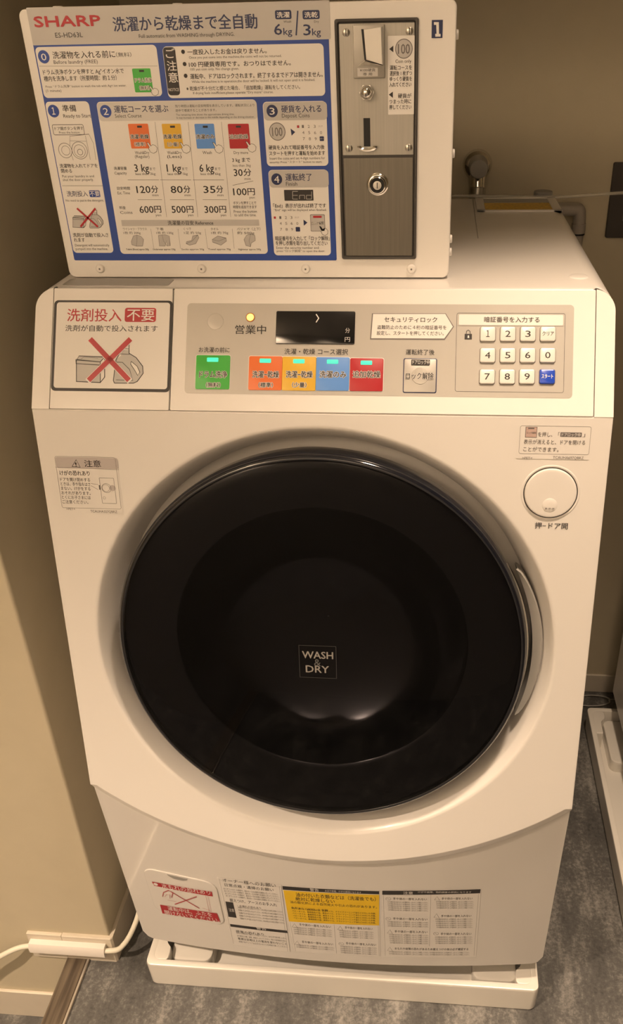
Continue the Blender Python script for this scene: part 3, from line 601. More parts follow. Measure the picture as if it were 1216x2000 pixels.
PRINTS['detergent'] = [
  ('r',-279.6,-151.9,13.6,109.6,4.5,'K',1),
  ('r',-276.7,-154.8,15.8,106.5,3.0,'W',2),
  ('t','洗剤投入',-235.6,29.7,58.6,13.0,'R',3,0.5),
  ('r',-202.8,-169.3,21.4,36.3,2.5,'R',3),
  ('t','不要',-185.8,29.1,29.0,12.4,'W',4,0.4),
  ('t','洗剤が自動で投入されます',-216.8,43.4,99.2,6.48,'K',3,0.2),
  ('p',[(-253.1,76.7),(-250.9,73.2),(-223.9,73.5),(-227.2,78.7),(-226.3,100.4),(-252.1,99.6)],'H',3),
  ('l',[(-253.1,76.7),(-252.1,99.6),(-226.3,100.4),(-227.2,78.7),(-253.1,76.7),(-250.3,72.6),(-222.7,73.5),(-221.9,94.7),(-226.3,100.4)],0.8,'K',4),
  ('l',[(-227.2,78.7),(-222.7,73.5)],0.8,'K',4),
  ('l',[(-253.7,76.1),(-253.5,80.7),(-226.5,82.1),(-222.0,77.5)],0.64,'K',4),
  ('l',[(-248.4,76.1),(-245.0,73.7),(-229.7,74.7)],0.4,'D',4),
  ('l',[(-207.7,70.0),(-196.0,70.4)],0.56,'K',4),
  ('l',[(-206.8,64.2),(-196.8,64.7)],0.56,'K',4),
  ('p',[(-211.2,100.8),(-212.4,98.0),(-210.4,76.3),(-205.3,71.6),(-204.4,65.9),(-196.2,65.9),(-196.1,69.3),(-188.9,73.8),(-181.6,82.8),(-180.8,90.2),(-186.8,98.8),(-190.8,100.6)],'H',3),
  ('l',[(-211.2,100.8),(-212.4,98.0),(-210.4,76.3),(-206.6,69.4),(-206.8,63.7),(-204.5,63.6),(-204.6,59.1),(-197.0,59.6),(-196.7,69.3),(-188.9,73.8),(-181.6,82.8),(-180.8,90.2),(-186.8,98.8),(-190.8,100.6),(-211.2,100.8)],0.8,'K',4),
  ('p',[(-194.0,77.8),(-187.4,82.9),(-184.3,89.1),(-186.5,92.5),(-189.6,87.5),(-194.5,80.7)],'W',4),
  ('l',[(-194.0,77.8),(-187.4,82.9),(-184.3,89.1),(-186.5,92.5),(-189.6,87.5),(-194.5,80.7),(-194.0,77.8)],0.56,'K',5),
  ('l',[(-210.9,78.6),(-203.3,79.0),(-195.4,86.4),(-191.5,97.7),(-209.5,97.4)],0.56,'K',4),
  ('l',[(-240.2,53.5),(-194.3,98.9)],6.6,'W',6),
  ('l',[(-194.4,53.2),(-240.0,99.4)],6.6,'W',6),
  ('l',[(-239.0,54.6),(-195.5,97.8)],5.4,'R',7),
  ('l',[(-195.5,54.3),(-238.9,98.3)],5.4,'R',7),
]
PRINTS['control'] = [
  ('r',-136.3,259.1,16.2,110.5,4.0,'S',1),
  ('t','営業中',-68.9,43.7,32.2,9.06,'K',3,0.35),
  ('t','お洗濯の前に',-106.4,65.0,32.4,5.34,'K',3,0.2),
  ('t','洗濯・乾燥 コース選択',-0.0,66.0,65.6,5.81,'K',3,0.2),
  ('t','運転終了後',106.3,65.5,29.0,5.5,'K',3,0.2),
  ('p',[(56.2,25.9),(131.2,25.5),(139.8,39.1),(130.8,52.8),(54.9,52.8)],'D',2),
  ('p',[(57.3,26.5),(130.7,26.1),(138.7,39.1),(130.3,51.2),(56.1,51.5)],'P',3),
  ('t','セキュリティロック',95.8,32.3,53.6,5.51,'K',4,0.3),
  ('t','盗難防止のために４桁の暗証番号を',97.1,40.2,70.2,4.2,'K',4,0.15),
  ('t','設定し、スタートを押してください。',95.7,46.2,68.1,4.2,'K',4,0.15),
  ('o',142.5,250.4,25.0,104.9,2.0,0.35,'K',2),
  ('r',144.6,248.5,26.5,37.1,1.0,'P',2),
  ('t','暗証番号を入力する',197.6,31.7,55.1,5.46,'K',4,0.25),
  ('l',[(143.3,38.0),(249.0,37.9)],0.25,'D',3),
  ('r',150.8,158.1,46.3,52.0,0.2,'K',3),
  ('l',[(152.3,46.3),(152.5,43.7),(154.3,42.4),(156.1,43.7),(156.4,46.3)],0.6,'K',3),
  ('p',[(153.9,47.9),(155.2,47.9),(155.5,50.5),(153.7,50.5)],'W',4),
]
PRINTS['b0'] = [
  ('t','ドラム洗浄',-106.3,90.9,29.1,6.92,'W',2,1.5),
  ('t','ドラム洗浄',-106.3,90.9,29.1,6.92,'K',3,0.5),
  ('t','（無料）',-105.9,101.8,15.1,5.05,'W',2,1.5),
  ('t','（無料）',-105.9,101.8,15.1,5.05,'K',3,0.4),
]
PRINTS['b1'] = [
  ('t','洗濯−乾燥',-51.4,90.3,27.7,6.88,'W',2,1.5),
  ('t','洗濯−乾燥',-51.4,90.3,27.7,6.88,'K',3,0.5),
  ('t','（標準）',-51.0,101.2,14.9,5.03,'W',2,1.5),
  ('t','（標準）',-51.0,101.2,14.9,5.03,'K',3,0.4),
]
PRINTS['b2'] = [
  ('t','洗濯−乾燥',-16.6,89.9,27.5,6.86,'W',2,1.5),
  ('t','洗濯−乾燥',-16.6,89.9,27.5,6.86,'K',3,0.5),
  ('t','（少量）',-16.2,100.7,14.8,5.01,'W',2,1.5),
  ('t','（少量）',-16.2,100.7,14.8,5.01,'K',3,0.4),
]
PRINTS['b3'] = [
  ('t','洗濯のみ',18.0,89.5,27.4,6.84,'W',2,1.5),
  ('t','洗濯のみ',18.0,89.5,27.4,6.84,'K',3,0.5),
]
PRINTS['b4'] = [
  ('t','追加乾燥',52.6,89.1,28.2,6.82,'W',2,1.5),
  ('t','追加乾燥',52.6,89.1,28.2,6.82,'K',3,0.5),
]
PRINTS['lock'] = [
  ('r',97.7,116.5,73.2,78.8,0.5,'K',1),
  ('t','ドアロック中',107.4,76.0,17.1,4.44,'W',2,0.05),
  ('t','ロック解除',106.5,90.1,27.9,6.78,'W',2,1.2),
  ('t','ロック解除',106.5,90.1,27.9,6.78,'K',3,0.5),
]
PRINTS['display'] = [
  ('l',[(-1.1,27.3),(1.7,31.5),(-0.9,35.8)],1.0,'W',1),
  ('t','分',31.8,44.0,4.7,5.01,'H',1,0.1),
  ('t','円',31.9,53.2,5.3,5.01,'H',1,0.1),
]
PRINTS['caution'] = [
  ('r',-282.8,-214.0,51.1,115.7,1.5,'P',1),
  ('o',-282.3,-215.7,51.6,110.3,2.0,0.35,'D',2),
  ('r',-281.8,-213.2,52.2,64.6,2.0,'D2',2),
  ('l',[(-282.9,63.7),(-213.3,65.1)],0.3,'D',3),
  ('l',[(-264.5,62.7),(-258.9,54.9),(-255.5,63.1),(-264.5,62.7)],0.5,'K',3),
  ('t','!',-259.9,60.1,1.7,4.62,'K',3,0.2),
  ('t','注意',-241.3,59.1,18.2,7.48,'K',3,0.3),
  ('t','けがの恐れあり',-262.7,70.2,33.2,5.53,'K',3,0.2),
  ('t','ドアを開け閉めする',-263.2,77.5,33.3,4.1,'K',3,0.05),
  ('t','ときは、手や指をはさ',-263.5,82.6,33.1,4.12,'K',3,0.05),
  ('t','まない。けがをする',-263.9,87.7,32.9,4.13,'K',3,0.05),
  ('t','おそれがあります。',-264.3,92.9,32.6,4.15,'K',3,0.05),
  ('t','とくにお子さまには',-264.7,98.0,32.4,4.17,'K',3,0.05),
  ('t','ご注意ください。',-266.5,103.3,29.3,4.19,'K',3,0.05),
  ('o',-236.0,-220.1,74.9,103.9,0.5,0.3,'K',3),
  ('g',-229.4,86.4,5.2,0.3,'K',3),
  ('g',-230.0,86.4,4.0,0.3,'D',3),
  ('c',-222.6,86.2,3.4,'D2',2),
  ('g',-233.1,97.7,1.4,0.25,'D',3),
  ('l',[(-246.0,81.5),(-238.1,82.5)],0.3,'D',3),
  ('l',[(-246.3,83.9),(-238.8,88.4)],0.3,'D',3),
  ('r',-237.6,-236.0,83.1,88.3,0.2,'D',3),
  ('t','>PET<',-272.8,111.5,9.9,2.71,'D',3,0),
  ('t','TCAUHA327QBRZ',-235.7,113.5,30.1,3.01,'D',3,0),
]
PRINTS['instruction'] = [
  ('r',206.6,280.2,9.2,44.3,1.5,'P',1),
  ('o',209.1,279.2,9.7,38.9,2.0,0.3,'D',2),
  ('r',214.3,226.0,10.7,21.9,0.2,'D',2),
  ('r',214.9,225.5,11.2,21.4,0.2,'K2',3),
  ('r',216.9,223.1,11.7,12.9,0.1,'D',4),
  ('t','ロック解除',220.3,16.9,9.2,2.13,'D',4,0.1),
  ('t','を押し、「',237.8,18.5,21.4,4.79,'D',3,0.15),
  ('r',249.3,270.5,15.9,20.6,0.5,'D',2),
  ('t','ドアロック中',259.9,18.4,18.7,3.72,'P',3,0.1),
  ('t','」',272.6,18.2,2.5,4.77,'D',3,0.15),
  ('t','表示が消えると、ドアを開ける',244.0,26.4,61.2,4.82,'D',3,0.15),
  ('t','ことができます。',231.0,34.2,35.4,4.86,'D',3,0.15),
  ('t','>PET<',217.9,43.4,10.3,2.45,'D',3,0),
  ('t','TCAUHA697QBRZ',259.1,42.3,30.7,2.98,'D',3,0),
]
PRINTS['open'] = [
  ('t','押−ドア開',247.7,117.4,33.9,6.94,'K',1,0.25),
]
PRINTS['badge'] = [
  ('o',-21.8,19.9,258.9,300.0,0.2,0.3,'G3',1),
  ('t','WASH',-0.9,270.4,34.7,9.19,'G4',2,0.7),
  ('t','&',-1.4,280.0,7.5,9.26,'G3',2,0.2),
  ('t','DRY',-1.6,288.6,26.2,9.32,'G4',2,0.7),
]
PRINTS['hatch'] = [
  ('p',[(-257.2,204.1),(-169.8,207.4),(-169.9,219.0),(-255.1,213.7)],'R',1),
  ('t','水もれの恐れあり',-207.8,210.1,71.4,11.99,'W',2,0.1),
  ('c',-252.0,209.0,3.2,'W',2),
  ('p',[(-255.3,262.4),(-169.7,262.4),(-167.3,285.0),(-255.5,285.6)],'R',1),
  ('t','運転中は、ふたを',-211.1,268.2,66.3,11.29,'W',2,0.1),
  ('t','開けないでください。',-209.5,280.7,83.3,11.43,'W',2,0.1),
  ('l',[(-232.0,221.5),(-194.6,255.2)],1.6,'R',3),
  ('l',[(-193.9,224.7),(-231.3,254.2)],1.6,'R',3),
  ('l',[(-247.3,238.8),(-243.7,227.3),(-234.8,219.7),(-229.5,224.8),(-233.2,237.5)],1.0,'R',2),
  ('l',[(-244.3,239.3),(-239.8,231.5),(-235.0,230.2),(-236.1,240.9)],0.5,'R',2),
  ('l',[(-240.8,246.2),(-227.7,246.6)],0.4,'R',2),
  ('l',[(-180.3,218.8),(-180.7,259.7),(-177.4,257.6),(-177.0,216.8)],0.3,'R',2),
  ('l',[(-189.6,252.6),(-176.8,258.8)],0.5,'R',2),
]
PRINTS['list'] = [
  ('p',[(-158.3,171.1),(-68.5,173.2),(-69.9,350.6),(-156.7,349.0)],'P',1),
  ('l',[(-155.6,177.9),(-69.1,179.5)],0.25,'D',2),
  ('l',[(-155.2,175.4),(-155.5,345.8)],0.25,'D',2),
  ('l',[(-71.7,177.4),(-73.6,349.8)],0.25,'D',2),
  ('l',[(-68.9,177.0),(-70.5,349.3)],0.25,'D',2),
  ('t','オーナー様へのお願い',-113.7,177.1,74.3,8.83,'K',2,0.1),
  ('t','日常点検・清掃のお願い',-114.9,188.5,68.9,7.66,'K',2,0.1),
  ('t','糸くずフィルターの掃除や、給水ホースの点検を定期的に行ってください。',-113.8,198.4,76.6,4.38,'D',2,0),
  ('t','糸くずフィルターの掃除や、給水ホースの点検を定期的に行ってください。',-113.3,204.1,76.8,4.41,'D',2,0),
  ('t','糸くずフィルターの掃除や、給水ホースの点検を定期的に行ってください。',-112.9,209.9,77.0,4.43,'D',2,0),
  ('t','糸くずフィルターの掃除や、給水ホースの点検を定期的に行ってください。',-112.4,215.7,77.3,4.46,'D',2,0),
  ('t','据えつけ、アースのお手入れ',-113.1,225.8,67.2,7.95,'K',2,0.1),
  ('p',[(-153.6,230.9),(-142.5,231.1),(-142.0,270.9),(-154.1,270.9)],'K',2),
  ('t','注意',-147.2,251.9,7.7,8.22,'P',3,0),
  ('t','・水漏れの恐れあり',-120.0,238.2,34.0,5.37,'D',2,0.1),
  ('t','洗濯機の下に手や足を入れないでください。水もれ防止のため蛇口を閉めてください。',-104.5,242.3,64.8,4.57,'D',2,0),
  ('t','洗濯機の下に手や足を入れないでください。水もれ防止のため蛇口を閉めてください。',-104.5,249.5,65.0,4.61,'D',2,0),
  ('t','洗濯機の下に手や足を入れないでください。水もれ防止のため蛇口を閉めてください。',-104.5,256.7,65.2,4.64,'D',2,0),
  ('t','洗濯機の下に手や足を入れないでください。水もれ防止のため蛇口を閉めてください。',-104.5,263.9,65.5,4.67,'D',2,0),
  ('t','洗濯機の下に手や足を入れないでください。水もれ防止のため蛇口を閉めてください。',-104.5,271.2,65.7,4.71,'D',2,0),
  ('p',[(-154.2,290.1),(-70.4,290.9),(-69.4,297.7),(-154.3,297.1)],'K',2),
  ('t','警告',-108.1,292.5,15.1,6.36,'P',3,0.1),
  ('t','感電の恐れあり',-126.8,308.3,41.5,6.34,'K',2,0.1),
  ('t','お手入れの際は必ず電源プラグを抜いてください。ぬれた手で抜き差ししない。',-110.3,312.7,73.8,4.61,'D',2,0.0),
  ('t','また絶対に分解、修理、改造をしないでください。発火や異常動作の恐れ。',-110.1,320.6,73.7,4.65,'D',2,0.0),
  ('t','電源は定格以上の電流を使わないこと',-110.0,328.5,73.5,6.44,'K',2,0.1),
  ('t','定格十五アンペア以上のコンセントを単独で使ってください。',-109.8,336.6,73.4,4.72,'D',2,0.0),
]
PRINTS['warn'] = [
  ('p',[(-68.0,175.6),(64.2,173.6),(62.9,344.8),(-64.3,348.1)],'P',1),
  ('p',[(-67.4,176.7),(64.2,174.8),(64.1,182.2),(-67.4,185.4)],'K',2),
  ('t','警告',-23.7,180.0,12.0,6.87,'P',3,0.1),
  ('t','火災や感電、けがの原因になります',15.3,180.0,49.3,4.35,'P',3,0),
  ('p',[(-66.8,186.6),(64.1,183.5),(62.8,261.0),(-65.4,265.5)],'Y2',2),
  ('t','油の付いた衣類などは（洗濯後でも）',4.6,194.8,109.6,9.47,'K',3,0.15),
  ('t','絶対に乾燥しない',-24.2,205.1,54.0,8.96,'K',3,0.15),
  ('t','油の酸化熱による自然発火や引火の恐れがあります。',0.5,214.3,120.1,6.44,'K',3,0.05),
  ('t','食用油などが付いた衣類',-33.6,228.9,51.6,5.25,'K',3,0.05),
  ('t','ベビーオイル、動植物系の油、美容オイル、ドライクリーニング油などの付いた衣類、',0.0,230.6,117.5,4.19,'K',3,0.05),
  ('t','ベビーオイル、動植物系の油、美容オイル、ドライクリーニング油などの付いた衣類、',0.1,236.6,117.1,4.22,'K',3,0.05),
  ('t','ベビーオイル、動植物系の油、美容オイル、ドライクリーニング油などの付いた衣類、',0.2,242.7,116.7,4.24,'K',3,0.05),
  ('t','ベビーオイル、動植物系の油、美容オイル、ドライクリーニング油などの付いた衣類、',0.2,248.7,116.4,4.27,'K',3,0.05),
  ('t','ベビーオイル、動植物系の油、美容オイル、ドライクリーニング油などの付いた衣類、',0.3,254.8,116.0,4.29,'K',3,0.05),
  ('l',[(-64.0,266.6),(-61.9,346.2)],0.25,'D',2),
  ('l',[(-0.9,264.4),(-1.0,344.2)],0.25,'D',2),
  ('l',[(61.3,262.4),(61.4,343.5)],0.25,'D',2),
  ('l',[(-62.1,279.9),(-57.6,269.6),(-54.7,280.1),(-62.1,279.9)],0.3,'K',2),
  ('t','手や体の一部を入れない',-28.3,271.3,45.4,6.29,'K',2,0.1),
  ('t','けがや感電の恐れがあります。必ず電源を切り、止まったことを確認してください。',-32.2,280.7,55.3,4.14,'D',2,0),
  ('t','けがや感電の恐れがあります。必ず電源を切り、止まったことを確認してください。',-32.3,286.1,55.1,4.17,'D',2,0),
  ('t','けがや感電の恐れがあります。必ず電源を切り、止まったことを確認してください。',-32.5,291.5,54.8,4.19,'D',2,0),
  ('t','けがや感電の恐れがあります。必ず電源を切り、止まったことを確認してください。',-32.6,296.9,54.6,4.21,'D',2,0),
  ('l',[(-62.0,327.5),(-57.4,316.7),(-54.4,327.6),(-62.0,327.5)],0.3,'K',2),
  ('t','手や体の一部を入れない',-27.8,318.4,45.6,6.59,'K',2,0.1),
  ('t','けがや感電の恐れがあります。必ず電源を切り、止まったことを確認してください。',-31.8,328.3,55.8,4.34,'D',2,0),
  ('t','けがや感電の恐れがあります。必ず電源を切り、止まったことを確認してください。',-31.9,333.9,55.6,4.36,'D',2,0),
  ('l',[(3.6,277.4),(7.7,267.4),(10.9,277.9),(3.6,277.4)],0.3,'K',2),
  ('t','手や体の一部を入れない',33.7,270.8,39.1,6.25,'K',2,0.1),
  ('t','けがや感電の恐れがあります。必ず電源を切り、止まったことを確認してください。',30.1,280.0,48.8,4.11,'D',2,0),
  ('t','けがや感電の恐れがあります。必ず電源を切り、止まったことを確認してください。',30.1,285.3,48.5,4.14,'D',2,0),
  ('t','けがや感電の恐れがあります。必ず電源を切り、止まったことを確認してください。',30.1,290.7,48.3,4.16,'D',2,0),
  ('t','けがや感電の恐れがあります。必ず電源を切り、止まったことを確認してください。',30.2,296.1,48.1,4.18,'D',2,0),
  ('g',7.1,315.9,3.7,0.3,'K',2),
  ('l',[(4.6,313.4),(9.5,318.4)],0.3,'K',2),
  ('t','手や体の一部を入れない',35.7,313.5,43.6,6.51,'K',2,0.1),
  ('t','けがや感電の恐れがあります。必ず電源を切り、止まったことを確認してください。',32.1,323.1,53.5,4.29,'D',2,0),
  ('t','けがや感電の恐れがあります。必ず電源を切り、止まったことを確認してください。',32.1,328.7,53.3,4.31,'D',2,0),
  ('t','けがや感電の恐れがあります。必ず電源を切り、止まったことを確認してください。',32.1,334.3,53.1,4.33,'D',2,0),
  ('t','けがや感電の恐れがあります。必ず電源を切り、止まったことを確認してください。',32.1,339.9,52.8,4.36,'D',2,0),
]
PRINTS['warn2'] = [
  ('p',[(67.7,172.1),(199.9,166.5),(201.9,344.7),(68.8,345.8)],'P',1),
  ('p',[(68.4,173.3),(199.3,167.7),(199.1,177.5),(68.2,183.2)],'K',2),
  ('t','注意',103.0,177.2,13.0,6.78,'P',3,0.1),
  ('t','けがや故障、物的損害の原因になります',151.9,174.4,71.0,4.3,'P',3,0),
  ('l',[(133.5,180.7),(133.8,312.7)],0.25,'D',2),
  ('l',[(197.1,178.7),(198.7,340.2)],0.25,'D',2),
  ('l',[(69.6,184.4),(70.4,342.8)],0.25,'D',2),
  ('g',76.4,192.7,3.5,0.3,'K',2),
  ('l',[(74.0,190.3),(78.8,195.1)],0.3,'K',2),
  ('t','手や体の一部を入れない',105.5,192.0,45.6,5.76,'K',2,0.1),
  ('t','けがや感電の恐れがあります。必ず電源を切り、止まったことを確認してください。',102.4,200.3,54.8,3.79,'D',2,0),
  ('t','けがや感電の恐れがあります。必ず電源を切り、止まったことを確認してください。',102.6,205.2,54.6,3.8,'D',2,0),
  ('t','けがや感電の恐れがあります。必ず電源を切り、止まったことを確認してください。',102.8,210.2,54.4,3.82,'D',2,0),
  ('t','けがや感電の恐れがあります。必ず電源を切り、止まったことを確認してください。',103.0,215.1,54.2,3.84,'D',2,0),
  ('t','けがや感電の恐れがあります。必ず電源を切り、止まったことを確認してください。',103.1,220.1,54.0,3.86,'D',2,0),
  ('g',75.9,242.8,3.6,0.3,'K',2),
  ('l',[(73.4,240.4),(78.4,245.3)],0.3,'K',2),
  ('t','手や体の一部を入れない',106.0,242.0,47.5,6.05,'K',2,0.1),
  ('t','けがや感電の恐れがあります。必ず電源を切り、止まったことを確認してください。',102.9,250.7,56.9,3.98,'D',2,0),
  ('t','けがや感電の恐れがあります。必ず電源を切り、止まったことを確認してください。',103.1,255.9,56.7,4.0,'D',2,0),
  ('t','けがや感電の恐れがあります。必ず電源を切り、止まったことを確認してください。',103.3,261.1,56.5,4.02,'D',2,0),
  ('l',[(74.0,280.5),(77.8,270.8),(81.3,281.5),(74.0,280.5)],0.3,'K',2),
  ('t','手や体の一部を入れない',107.3,275.4,46.1,6.25,'K',2,0.1),
  ('t','けがや感電の恐れがあります。必ず電源を切り、止まったことを確認してください。',104.1,284.4,55.7,4.12,'D',2,0),
  ('t','けがや感電の恐れがあります。必ず電源を切り、止まったことを確認してください。',104.3,289.8,55.5,4.14,'D',2,0),
  ('t','けがや感電の恐れがあります。必ず電源を切り、止まったことを確認してください。',104.5,295.2,55.3,4.16,'D',2,0),
  ('t','けがや感電の恐れがあります。必ず電源を切り、止まったことを確認してください。',104.7,300.6,55.0,4.18,'D',2,0),
  ('t','けがや感電の恐れがあります。必ず電源を切り、止まったことを確認してください。',104.9,306.0,54.8,4.2,'D',2,0),
  ('l',[(138.6,193.1),(141.9,184.3),(145.5,194.3),(138.6,193.1)],0.3,'K',2),
  ('t','手や体の一部を入れない',168.8,189.9,41.3,5.74,'K',2,0.1),
  ('t','けがや感電の恐れがあります。必ず電源を切り、止まったことを確認してください。',166.0,198.0,50.4,3.77,'D',2,0),
  ('t','けがや感電の恐れがあります。必ず電源を切り、止まったことを確認してください。',166.3,203.0,50.2,3.79,'D',2,0),
  ('t','けがや感電の恐れがあります。必ず電源を切り、止まったことを確認してください。',166.7,207.9,50.0,3.81,'D',2,0),
  ('t','けがや感電の恐れがあります。必ず電源を切り、止まったことを確認してください。',167.0,212.9,49.8,3.83,'D',2,0),
  ('l',[(138.8,236.6),(142.1,227.4),(145.9,237.8),(138.8,236.6)],0.3,'K',2),
  ('t','手や体の一部を入れない',169.3,233.3,41.5,6.0,'K',2,0.1),
  ('t','けがや感電の恐れがあります。必ず電源を切り、止まったことを確認してください。',166.5,241.7,50.8,3.94,'D',2,0),
  ('t','けがや感電の恐れがあります。必ず電源を切り、止まったことを確認してください。',166.8,246.9,50.6,3.96,'D',2,0),
  ('t','けがや感電の恐れがあります。必ず電源を切り、止まったことを確認してください。',167.2,252.1,50.4,3.98,'D',2,0),
  ('t','けがや感電の恐れがあります。必ず電源を切り、止まったことを確認してください。',167.5,257.3,50.2,4.0,'D',2,0),
  ('t','けがや感電の恐れがあります。必ず電源を切り、止まったことを確認してください。',167.9,262.5,49.9,4.03,'D',2,0),
  ('g',142.6,279.3,3.6,0.3,'K',2),
  ('l',[(140.0,276.6),(145.2,282.0)],0.3,'K',2),
  ('t','手や体の一部を入れない',170.7,279.9,43.2,6.28,'K',2,0.1),
  ('t','けがや感電の恐れがあります。必ず電源を切り、止まったことを確認してください。',167.7,288.8,52.8,4.13,'D',2,0),
  ('t','けがや感電の恐れがあります。必ず電源を切り、止まったことを確認してください。',168.1,294.2,52.5,4.15,'D',2,0),
  ('t','けがや感電の恐れがあります。必ず電源を切り、止まったことを確認してください。',168.5,299.6,52.3,4.17,'D',2,0),
  ('t','けがや感電の恐れがあります。必ず電源を切り、止まったことを確認してください。',168.8,305.1,52.1,4.2,'D',2,0),
  ('l',[(73.5,328.1),(77.3,317.9),(80.9,329.1),(73.5,328.1)],0.3,'K',2),
  ('t','水もれや故障の恐れがあるため据えつけの後は必ず確認する',136.9,321.8,105.9,6.54,'K',2,0.1),
  ('t','けがや感電の恐れがあります。必ず電源を切り、止まったことを確認してください。けがや感電の恐れがあります。必ず電源を切り、止まったことを確認してください。',133.8,331.2,116.0,4.3,'D',2,0),
  ('t','けがや感電の恐れがあります。必ず電源を切り、止まったことを確認してください。けがや感電の恐れがあります。必ず電源を切り、止まったことを確認してください。',134.1,336.8,115.9,4.32,'D',2,0),
]
COURSE_BUTTONS = {'b0': [-124.9, -89.1, 70.6, 106.0, -113.4, -101.4, 73.2, 77.6, 'E'], 'b1': [-69.3, -34.5, 71.1, 106.3, -58.2, -46.3, 73.7, 78.1, 'O'], 'b2': [-34.5, 0.5, 71.3, 106.4, -23.3, -11.5, 73.9, 78.3, 'Y'], 'b3': [0.5, 34.8, 71.5, 106.0, 11.5, 23.2, 74.1, 78.4, 'A'], 'b4': [35.4, 69.4, 72.2, 106.0, 46.2, 57.9, 74.8, 79.1, 'R']}
KEYS = [(173.9, 46.7, '1'), (193.9, 46.5, '2'), (213.8, 46.4, '3'), (233.6, 46.2, 'クリア'), (174.2, 68.3, '4'), (194.2, 68.1, '5'), (214.0, 67.9, '6'), (233.8, 67.7, '0'), (174.2, 89.9, '7'), (194.2, 89.7, '8'), (213.8, 89.4, '9'), (233.8, 89.2, 'スタート')]

_fc = bpy.data.curves.new('lettering', 'FONT'); _fo = bpy.data.objects.new('lettering', _fc); C.objects.link(_fo)
_fc.resolution_u = 2; _fc.align_x = 'LEFT'
def text_shape(body):
    _fc.body = body
    dg = bpy.context.evaluated_depsgraph_get(); dg.update()
    me = bpy.data.meshes.new_from_object(_fo.evaluated_get(dg))
    v = [(p.co.x, p.co.y) for p in me.vertices]; f = [tuple(p.vertices) for p in me.polygons]
    bpy.data.meshes.remove(me)
    return v, f
def printing(name, items, P, parent=None, base=0.0002, extra=None, step=0.00012, label=None, bm=None):
    """One sheet of print: every item a thin flat shape on the face, with its ink as a material."""
    bm = bm or NB(); mats = list(extra or [])
    def mi(c):
        m = INK[c]
        if m not in mats: mats.append(m)
        return mats.index(m)
    curved = P is PB
    def poly(pts, L, c):
        z = base + L*step
        if curved and len(pts) == 4:
            N = 14; g = []
            for i in range(N+1):
                row = []
                for j in range(N+1):
                    a, b = i/N, j/N
                    q = [(pts[0][k]*(1-a)+pts[1][k]*a)*(1-b)+(pts[3][k]*(1-a)+pts[2][k]*a)*b for k in (0, 1)]
                    row.append(bm.verts.new(P(q[0]/1000, q[1]/1000, z)))
                g.append(row)
            for i in range(N):
                for j in range(N):
                    bm.faces.new((g[i][j], g[i][j+1], g[i+1][j+1], g[i+1][j])).material_index = mi(c)
            return
        f = bm.faces.new([bm.verts.new(P(u/1000, s/1000, z)) for u, s in pts]); f.material_index = mi(c)
    def line(pts, w, L, c, closed=False):
        z = base + L*step; q = [Vector(p) for p in pts]
        if curved:
            r = [q[0]]
            for a, b in zip(q, q[1:]):
                k = max(1, int((b-a).length/10)); r += [a.lerp(b, t/k) for t in range(1, k+1)]
            q = r
        n = len(q); A = []; B = []
        for i in range(n):
            a = q[(i-1) % n] if (closed or i) else q[0]; b = q[(i+1) % n] if (closed or i < n-1) else q[-1]
            d = b-a
            if d.length < 1e-6: d = Vector((1, 0))
            d.normalize(); nrm = Vector((-d.y, d.x))
            k = 1.0
            if (closed or 0 < i < n-1):
                e = (q[(i+1) % n]-q[i]); 
                if e.length > 1e-6:
                    e.normalize(); k = 1/max(0.6, abs(nrm.dot(Vector((-e.y, e.x)))))
            A.append(q[i]+nrm*w*.5*k); B.append(q[i]-nrm*w*.5*k)
        va = [bm.verts.new(P(p.x/1000, p.y/1000, z)) for p in A]; vb = [bm.verts.new(P(p.x/1000, p.y/1000, z)) for p in B]
        for i in range(n if closed else n-1):
            j = (i+1) % n
            bm.faces.new((va[i], vb[i], vb[j], va[j])).material_index = mi(c)
    for it in items:
        k = it[0]
        if k == 'r': poly(rrect(it[1], it[2], it[3], it[4], it[5]), it[7], it[6])
        elif k == 'o': line(rrect(it[1], it[2], it[3], it[4], it[5]), it[6], it[8], it[7], True)
        elif k == 'c': poly([(it[1]+it[3]*math.cos(a*PI/14), it[2]+it[3]*math.sin(a*PI/14)) for a in range(28)], it[5], it[4])
        elif k == 'g': line([(it[1]+it[3]*math.cos(a*PI/12), it[2]+it[3]*math.sin(a*PI/12)) for a in range(24)], it[4], it[6], it[5], True)
        elif k == 'p': poly(it[1], it[3], it[2])
        elif k == 'l': line(it[1], it[2], it[4], it[3])
        elif k == 't':
            _, body, u, s, w, h, c, L, bold = it
            lat = all(ord(ch) < 0x250 or ch in '“”' for ch in body)
            sy = h/(0.72 if lat else 0.90)
            v, f = text_shape(body)
            if not v: continue
            x0 = min(p[0] for p in v); x1 = max(p[0] for p in v); sx = w/max(1e-6, x1-x0); z = base+L*step
            m = mi(c); d = 0.30*bold
            if bold >= 1: sh = [(d*math.cos(a*PI/4), d*math.sin(a*PI/4)) for a in range(8)]        # outline
            elif bold >= 0.1: sh = [(-d, 0), (d, 0), (0, -d*.6), (0, d*.6)]                          # heavier stroke
            else: sh = [(0, 0)]
            for ii, (dx, dy) in enumerate(sh):
                vv = [bm.verts.new(P((u+(x-(x0+x1)/2)*sx+dx)/1000, (s-(y-0.355)*sy+dy)/1000, z+ii*2e-6)) for x, y in v]
                for q in f:
                    try: bm.faces.new([vv[i] for i in q]).material_index = m
                    except ValueError: pass
    return finish(name, bm, mats or [WHITE], parent, label=label, flat=True)

